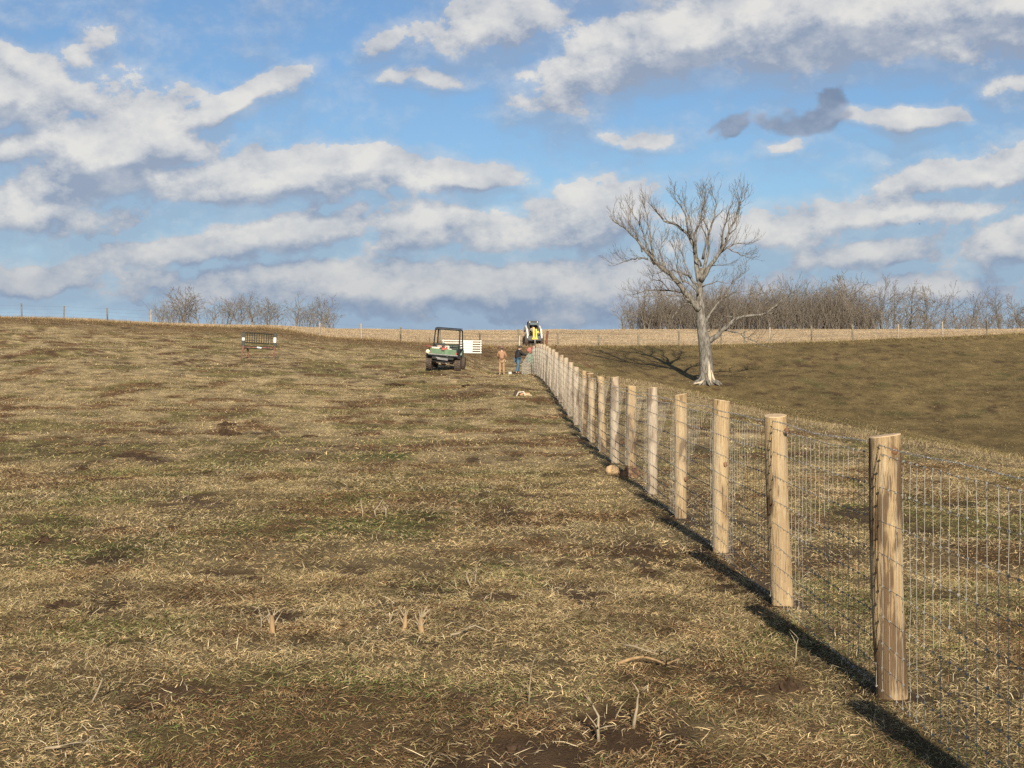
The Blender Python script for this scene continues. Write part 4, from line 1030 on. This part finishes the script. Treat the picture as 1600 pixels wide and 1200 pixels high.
# --- white slatted panel behind the vehicle
gp = at(722, 97.0); gt = empty('slatted_panel', tuple(gp), (0, math.radians(1), math.radians(-4)))
fr = MB()
for i in range(6):
    fr.tube([(-1.25, 0, .44 + i * .145), (1.20, 0, .44 + i * .145)], .04, 8)
fr.build('rail', M_WHITE, gt, 40)['kind'] = 'stuff'
for x in (-1.2, .08, 1.15): MB().box((x, .04, .81), (.05, .03, .84)).build('upright', M_CREAM if x < 1 else M_WHITE, gt)
sh = MB(); sh.box((.33, -.05, .78), (.62, .03, .74), bev=.008); shp = sh.build('sheet', M_WHITE, gt)
wv = MB()
for i in range(4):
    z = .55 + i * .15; wv.tube([Vector((.06 + t * .06, -.07, z + .03 * math.sin(t * 2.1 + i))) for t in range(10)], .008, 4)
wv.build('wire_loop', M_DKMETAL, shp)
for x in (-1.15, 1.12): MB().tube([(x, .09, -.1), (x, .09, .5)], .03, 6).build('leg', M_MUD, gt)
tag(gt, 'white slatted gate-like panel standing behind the utility vehicle', 'panel')
# --- skid loader
SP = at(833, 133.5); SM = Matrix.Translation(SP) @ Euler((math.radians(-4), 0, math.radians(7))).to_matrix().to_4x4()
sk = empty('skid_loader', (0, 0, 0)); place(sk, SM); tag(sk, 'white and black skid loader with yellow front attachment beyond the new fence end', 'loader')
for x in (-.66, .66):
    for y in (-.5, .5): wheel(sk, x, y, .43, .30, 14)
c = MB(); c.prism([(-.85, .35), (-.9, .75), (-.3, .95), (.95, 1.2), (1.1, .95), (1.1, .4), (.7, .25), (-.6, .25)], -.48, .48); c.build('body', M_DKMETAL, sk)
c = MB()
for sx in (-1, 1):
    c.box((sx * .40, -.42, 1.45), (.07, .07, 1.15), (-.10, 0, 0)); c.box((sx * .40, .45, 1.5), (.07, .07, 1.05)); c.box((sx * .40, .02, 2.02), (.07, .95, .07)); c.box((sx * .41, .3, 1.35), (.03, .5, .7))
c.box((0, -.40, 2.03), (.86, .10, .09)); c.box((0, .03, 2.06), (.86, .95, .05), bev=.01); c.box((0, .47, 1.5), (.8, .05, 1.0)); c.build('cab', M_BLACK, sk)
M_GL = mat('dark_glass', (.10, .13, .14), .15, 0, .05, 3, spec=.8); MB().box((0, -.37, 1.86), (.62, .02, .22)).build('window', M_GL, sk)
MB().box((0, .25, 1.12), (.5, .45, .12), bev=.03).build('seat', M_BLACK, sk)
for s_ in (-1, 1):
    c = MB(); c.prism([(1.05, 1.25), (1.12, 1.62), (.2, 1.75), (-.70, 1.35), (-1.02, .85), (-1.05, .55), (-.92, .52), (-.80, .85), (-.55, 1.12), (.3, 1.42), (.9, 1.3)], s_ * .52, s_ * .66); c.build('lift_arm', M_WHITE, sk)
    MB().tube([(s_ * .59, .5, .9), (s_ * .59, -.55, 1.1)], .045, 8).build('lift_cylinder', M_GREYM, sk, 40)
c = MB(); c.box((0, -1.02, .55), (1.15, .08, .42), bev=.02); c.build('mounting_plate', M_DKMETAL, sk)
c = MB(); c.box((-.10, -1.16, .98), (.16, .16, .95), bev=.02); c.box((.12, -1.16, .92), (.14, .14, .80), bev=.02); c.box((0, -1.12, .50), (.5, .14, .16), bev=.02); c.box((.25, -1.16, 1.05), (.14, .12, .2), bev=.02); c.build('attachment', M_YEL, sk)
c = MB(); c.lathe((0, -1.16, .05), [(.02, 0), (.06, .15), (.06, .42)], 12); c.build('auger', M_GREYM, sk, 40)
for s_ in (-1, 1): MB().lathe((s_ * .33, -.47, 1.98), [(.02, -.02), (.05, 0), (.05, .05)], 12, 'Y').build('work_light', M_CREAM, sk, 40)
b = MB(); b.tube([(0, 0, -.1), (.02, 0, .7), (.04, 0, 1.32)], [.10, .095, .09], 10); o = b.build('wooden_post', M_RUST, None, 40); o.location = at(853, 132.5); o.rotation_euler = (0, math.radians(5), 0); tag(o, 'dark reddish wooden post standing just right of the skid loader', 'post')
b = MB(); b.tube([(0, 0, -.1), (.0, 0, .6), (.01, 0, 1.2)], [.05, .05, .045], 8); o = b.build('marker_post', mat('pale_stake', (.62, .52, .36), .8), None, 40); o.location = at(811, 126); o.rotation_euler = (0, math.radians(2), 0); tag(o, 'thin pale stake standing left of the skid loader', 'stake')
# green drum and red cloth by the end of the fence
g_ = at(829, 112); b = MB(); b.lathe((0, 0, -.05), [(.27, 0), (.29, .02), (.28, .3), (.295, .31), (.28, .33), (.28, .6), (.295, .61), (.28, .63), (.29, .9), (.27, .92), (.26, .9)], 22); dr = b.build('steel_drum', mat('green_drum', (.06, .17, .09), .5), None, 40); dr.location = g_; tag(dr, 'green steel drum standing below the skid loader', 'drum')
cl = MB(); R = random.Random(8)
for i in range(5): cl.lump((R.uniform(-.12, .12), R.uniform(-.1, .1), R.uniform(-.22, .05)), (R.uniform(.08, .16), R.uniform(.07, .12), R.uniform(.08, .16)), i, 9, .2)
o = cl.build('red_cloth', mat('red_cloth', (.46, .17, .13), .85), None, True); o.location = (fx(80.0) - .1, 80.0, wz(80.0, 1.32)); tag(o, 'red cloth bundled over the far end of the new fence', 'cloth')
# --- metal rack in the left pasture
rp = at(404, 80.0); rk = empty('metal_rack', tuple(rp), (0, math.radians(2), math.radians(2))); k = .00245
M_RK = mat('dark_rack_steel', (.035, .038, .03), .5, .3, .2); M_BR = mat('rusty_leg_steel', (.26, .13, .09), .8, .1, .3, 12)
c = MB(); c.tube([(-.84, 0, 1.30), (.84, 0, 1.27)], .03, 6); c.tube([(-.84, 0, .80), (.84, 0, .77)], .028, 6); c.tube([(-.84, 0, .63), (.84, 0, .60)], .028, 6); c.tube([(-.84, 0, .53), (.84, 0, .50)], .028, 6)
c.build('frame', M_RK, rk, 40)
c = MB()
for i in range(13): x = -.72 + i * .12; c.tube([(x, 0, .79), (x, 0, 1.28)], .018, 5)
for z in (.92, 1.05, 1.17): c.tube([(-.8, .01, z), (.8, .01, z - .01)], .012, 5)
c.build('grid', M_RK, rk)
for s_, h0, h1 in ((-1, .90, 1.05), (1, .84, 1.11)):
    q = MB(); q.box((s_ * .80, .0, .97), (.17, .06, .68), bev=.01); po = q.build('end_post', M_RK, rk); MB().box((s_ * .80, -.045, (h0 + h1) / 2), (.14, .02, h1 - h0), bev=.004).build('reflector', M_WHITE, po)
MB().box((.02, -.05, .565), (.24, .02, .075), (0, .1, 0), bev=.01).build('plate', M_WHITE, rk)
for (x, y, x2, y2) in ((-.78, -.25, -.84, -.35), (-.60, .3, -.52, .42), (.80, -.25, .84, -.35), (.74, .3, .70, .42)):
    MB().tube([(x, y * .2, .62), (x, y, .45), (x2, y2, -.05)], [.05, .045, .04], 7).build('leg', M_BR, rk, 40)
MB().box((0, 0, .57), (1.74, .10, .05)).build('cross_beam', M_BR, rk)
q = MB(); q.lathe((0, 0, 0), [(.04, -.03), (.085, -.035), (.085, .035), (.04, .03)], 16, 'X'); o = q.build('wheel', M_TYRE, rk, 40); o.location = (.86, -.35, .08)
tag(rk, 'dark metal rack with two white end plates on rusty legs, alone in the left pasture', 'rack')

# ------------------------------------------------------------------ people
def skin(name, verts, edges, mat_, parent, sub=1, root=0):
    me = bpy.data.meshes.new(name); me.from_pydata([v[:3] for v in verts], edges, []); o = bpy.data.objects.new(name, me); COL.objects.link(o)
    me.materials.append(mat_); o.parent = parent
    md = o.modifiers.new('skin', 'SKIN'); md.use_smooth_shade = True; md.branch_smoothing = .4
    for i, v in enumerate(verts): me.skin_vertices[0].data[i].radius = (v[3], v[4] if len(v) > 4 else v[3])
    me.skin_vertices[0].data[root].use_root = True
    s = o.modifiers.new('sub', 'SUBSURF'); s.levels = sub; s.render_levels = sub + 0
    return o
M_SKIN = mat('skin', (.56, .33, .24), .55, 0, .05, 10)
def person(loc, rz, J, M_top, M_leg, label, cap=None, hairm=None, top='jacket', sc=1.0, bulk=1.0):
    """J: joints - hips, knees, ankles, toes, shoulders, elbows, wrists (left = -x); figure faces +y"""
    root = empty('person', tuple(loc), (0, 0, rz)); root.scale = (sc, sc, sc)
    V = []; E = []
    def add(p, r, par=None):
        V.append((*p, r)); 
        if par is not None: E.append((par, len(V) - 1))
        return len(V) - 1
    pel = add(J['pelvis'], .12); ws = add(J['waist'], .11, pel); ch = add(J['chest'], .135, ws); nb = add(J['neck'], .06, ch)
    hd = Vector(J['head']); nk = add(Vector(J['neck']).lerp(hd, .35), .052, nb)
    h1 = add(hd + Vector((0, .012, -.03)), .072, nk); h2 = add(hd + Vector((0, 0, .04)), .088, h1); h3 = add(hd + Vector((0, -.008, .11)), .066, h2)
    no = add(hd + Vector((0, .105, -.005)), .013, h1)
    for s_ in (-1, 1): add(hd + Vector((s_ * .085, 0, .01)), .016, h2)
    legs = {}
    for s_, n_ in ((-1, 'L'), (1, 'R')):
        a = add(J['hip' + n_], .085, pel); b = add(J['knee' + n_], .058, a); c_ = add(J['ankle' + n_], .04, b); add(J['toe' + n_], .03, c_)
        s = add(J['sh' + n_], .05, ch); e = add(J['el' + n_], .04, s); w = add(J['wr' + n_], .027, e)
        wv = Vector(J['wr' + n_]); d = (wv - Vector(J['el' + n_])).normalized(); sd = d.cross(Vector((0, 0, 1))); sd = sd.normalized() if sd.length > .1 else Vector((0, 1, 0)); up = sd.cross(d)
        pm = add(wv + d * .055, .032, w)
        for fi in range(4):
            o_ = wv + d * .09 + sd * (fi - 1.5) * .019; L = (.065, .075, .07, .055)[fi]
            f1 = add(o_, .009, pm); f2 = add(o_ + d * L * .55 - up * .012, .0085, f1); add(o_ + d * L * .8 - up * .035, .007, f2)
        t1 = add(wv + d * .045 + sd * .038 * s_, .010, pm); add(wv + d * .085 + sd * .055 * s_ - up * .01, .009, t1)
    skin('body', V, E, M_SKIN, root, 1)
    def cloth(nm, spec, mt, sub=1):
        VV = []; EE = []
        for (p, r, par) in spec:
            VV.append((*p, r * (bulk if nm == top else 1 + (bulk - 1) * .5))); 
            if par is not None: EE.append((par, len(VV) - 1))
        skin(nm, VV, EE, mt, root, sub)
    tp_ = [(J['chest'], .175, None), (J['waist'], .155, 0), (Vector(J['pelvis']) + Vector((0, 0, -.02)), .165, 1), (Vector(J['neck']) - Vector((0, 0, .03)), .085, 0)]
    k_ = 4
    for n_ in 'LR':
        tp_ += [(J['sh' + n_], .078, 0), (J['el' + n_], .06, k_), (Vector(J['el' + n_]).lerp(Vector(J['wr' + n_]), .93), .045, k_ + 1)]; k_ += 3
    cloth(top, tp_, M_top)
    lg = [(Vector(J['pelvis']) + Vector((0, 0, .0)), .145, None)]; k_ = 1
    for n_ in 'LR':
        lg += [(J['hip' + n_], .108, 0), (J['knee' + n_], .082, k_), (Vector(J['knee' + n_]).lerp(Vector(J['ankle' + n_]), .9), .068, k_ + 1)]; k_ += 3
    cloth('trousers', lg, M_leg)
    for n_ in 'LR': cloth('boot', [(J['ankle' + n_], .062, None), (Vector(J['ankle' + n_]).lerp(Vector(J['toe' + n_]), .35) - Vector((0, 0, .015)), .058, 0), (J['toe' + n_], .045, 1)], M_DKWOOD)
    if cap:
        c_ = MB(); c_.lathe(tuple(hd + Vector((0, -.005, .075))), [(.10, -.02), (.104, .01), (.095, .06), (.06, .09), (.02, .10)], 16); c_.box(tuple(hd + Vector((0, .12, .06))), (.14, .09, .012), (-.15, 0, 0), bev=.004); c_.build('cap', cap, root, 40)
    hr = MB(); hr.lump(tuple(hd + Vector((0, -.025, .045))), (.092, .088, .085), 3, 12, .05, 7); hr.build('hair', hairm or M_DKWOOD, root, True)
    tag(root, label, 'person'); return root
J1 = dict(pelvis=(0, 0, .95), waist=(0, .0, 1.10), chest=(0, .02, 1.32), neck=(0, .03, 1.50), head=(.02, .07, 1.60), hipL=(-.09, 0, .90), hipR=(.09, 0, .90), kneeL=(-.11, .03, .50), kneeR=(.12, .05, .50), ankleL=(-.12, -.02, .08), ankleR=(.14, .02, .08), toeL=(-.14, .15, .03), toeR=(.17, .19, .03),
          shL=(-.19, .01, 1.43), shR=(.19, .01, 1.43), elL=(-.25, .10, 1.18), elR=(.28, .06, 1.16), wrL=(-.14, .30, 1.08), wrR=(.24, .22, 1.00))
M_TAN = mat('tan_duck_cloth', (.37, .205, .115), .85, 0, .1, 8); M_TAN2 = mat('tan_trouser_cloth', (.38, .24, .13), .85, 0, .1, 8)
P1 = at(784, 96.0); pe = person(P1, math.radians(8), J1, M_TAN, M_TAN2, 'person in tan work clothes and reddish cap seen from behind, left of the other', mat('maroon_cap', (.22, .11, .11), .8), None, 'jacket', 1.0, 1.12)
b = MB(); b.tube([Vector((.175 * math.cos(t * PI / 8), .165 * math.sin(t * PI / 8), 1.0)) for t in range(17)], .02, 5, False); b.box((-.05, -.17, .97), (.16, .06, .11), bev=.02); b.box((.17, -.08, .95), (.07, .1, .14), bev=.02); b.build('tool_belt', mat('brown_leather', (.16, .07, .03), .7), pe, 40)
b = MB(); b.tube([(0, 0, -.12), (0, 0, .16)], .016, 6); b.box((0, 0, .17), (.10, .04, .05), bev=.008); o = b.build('hammer', M_WHITE, None, 40); o.location = P1 + Vector((.215, .30, .95)); tag(o, 'pale tool held in the right hand of the person in tan', 'hammer')
J2 = dict(pelvis=(0, -.02, .93), waist=(0, -.01, 1.09), chest=(0, .05, 1.31), neck=(0, .09, 1.48), head=(0, .16, 1.57), hipL=(-.09, 0, .89), hipR=(.09, 0, .89), kneeL=(-.11, .10, .50), kneeR=(.11, -.02, .48), ankleL=(-.12, .10, .08), ankleR=(.13, -.16, .08), toeL=(-.13, .28, .03), toeR=(.15, .02, .03),
          shL=(-.20, .05, 1.41), shR=(.20, .05, 1.41), elL=(-.25, .24, 1.20), elR=(.24, .26, 1.20), wrL=(-.16, .50, 1.16), wrR=(.15, .52, 1.12))
P2 = at(809, 97.0); person(P2, math.radians(-68), J2, mat('black_jacket_cloth', (.022, .020, .022), .8, 0, .15, 8), mat('blue_denim', (.075, .15, .22), .85, 0, .15, 8), 'person in black jacket and blue jeans facing right with hands on the wire', mat('dark_cap', (.05, .045, .05), .8), None, 'jacket', 1.02, 1.35)
b_ = bucket(.11, .28); bk = empty('bucket', tuple(at(797, 95.0, -.08)))
for pn, m_, mt, sm in b_: m_.build(pn, mt, bk, sm)
tag(bk, 'white bucket standing on the grass between the two people', 'bucket')
J3 = dict(pelvis=(0, .12, 1.22), waist=(0, .12, 1.36), chest=(0, .08, 1.54), neck=(0, .06, 1.68), head=(0, .02, 1.76), hipL=(-.09, .10, 1.22), hipR=(.09, .10, 1.22), kneeL=(-.12, -.26, 1.22), kneeR=(.12, -.26, 1.22), ankleL=(-.12, -.33, .98), ankleR=(.12, -.33, .98), toeL=(-.12, -.42, .95), toeR=(.12, -.42, .95),
          shL=(-.18, .06, 1.60), shR=(.18, .06, 1.60), elL=(-.24, -.05, 1.42), elR=(.24, -.05, 1.42), wrL=(-.22, -.24, 1.40), wrR=(.22, -.24, 1.40))
for q in list(J3):                      # the figure builder faces +y: turn the driver to face the front of the loader (-y)
    x_, y_, z_ = J3[q]; J3[q] = (x_, -y_, z_)
dv = person((0, 0, 0), 0, J3, mat('grey_shirt', (.34, .30, .27), .8), M_DKWOOD, 'person sitting at the controls inside the skid loader cab', mat('light_cap', (.6, .58, .55), .8), None, 'shirt')
dv.matrix_world = SM @ Matrix.Translation((0, .05, -.05)) @ Matrix.Rotation(PI, 4, 'Z') @ Matrix.Diagonal((.86, .86, .96, 1))
# bird
b = MB(); b.tube([(-.22, 0, 0), (-.1, 0, .01), (.05, 0, .015), (.2, 0, 0)], [.02, .06, .07, .02], 8); b.add([(-.08, .0, .03), (.08, 0, .03), (-.02, -.55, .14), (-.16, -.5, .12)], [(0, 1, 2, 3)]); b.add([(-.08, .0, .03), (.08, 0, .03), (-.02, .55, .14), (-.16, .5, .12)], [(3, 2, 1, 0)]); b.add([(-.2, -.05, 0), (-.2, .05, 0), (-.36, .09, 0), (-.36, -.09, 0)], [(0, 1, 2, 3)])
o = b.build('bird', M_DKWOOD, None, True); Yb = 240.0; o.scale = (.5, .5, .5); o.location = ((1437 - 800) / F * Yb, Yb, EYE + (600 - 350) / F * Yb); tag(o, 'distant dark bird gliding above the right hedgerow', 'bird')
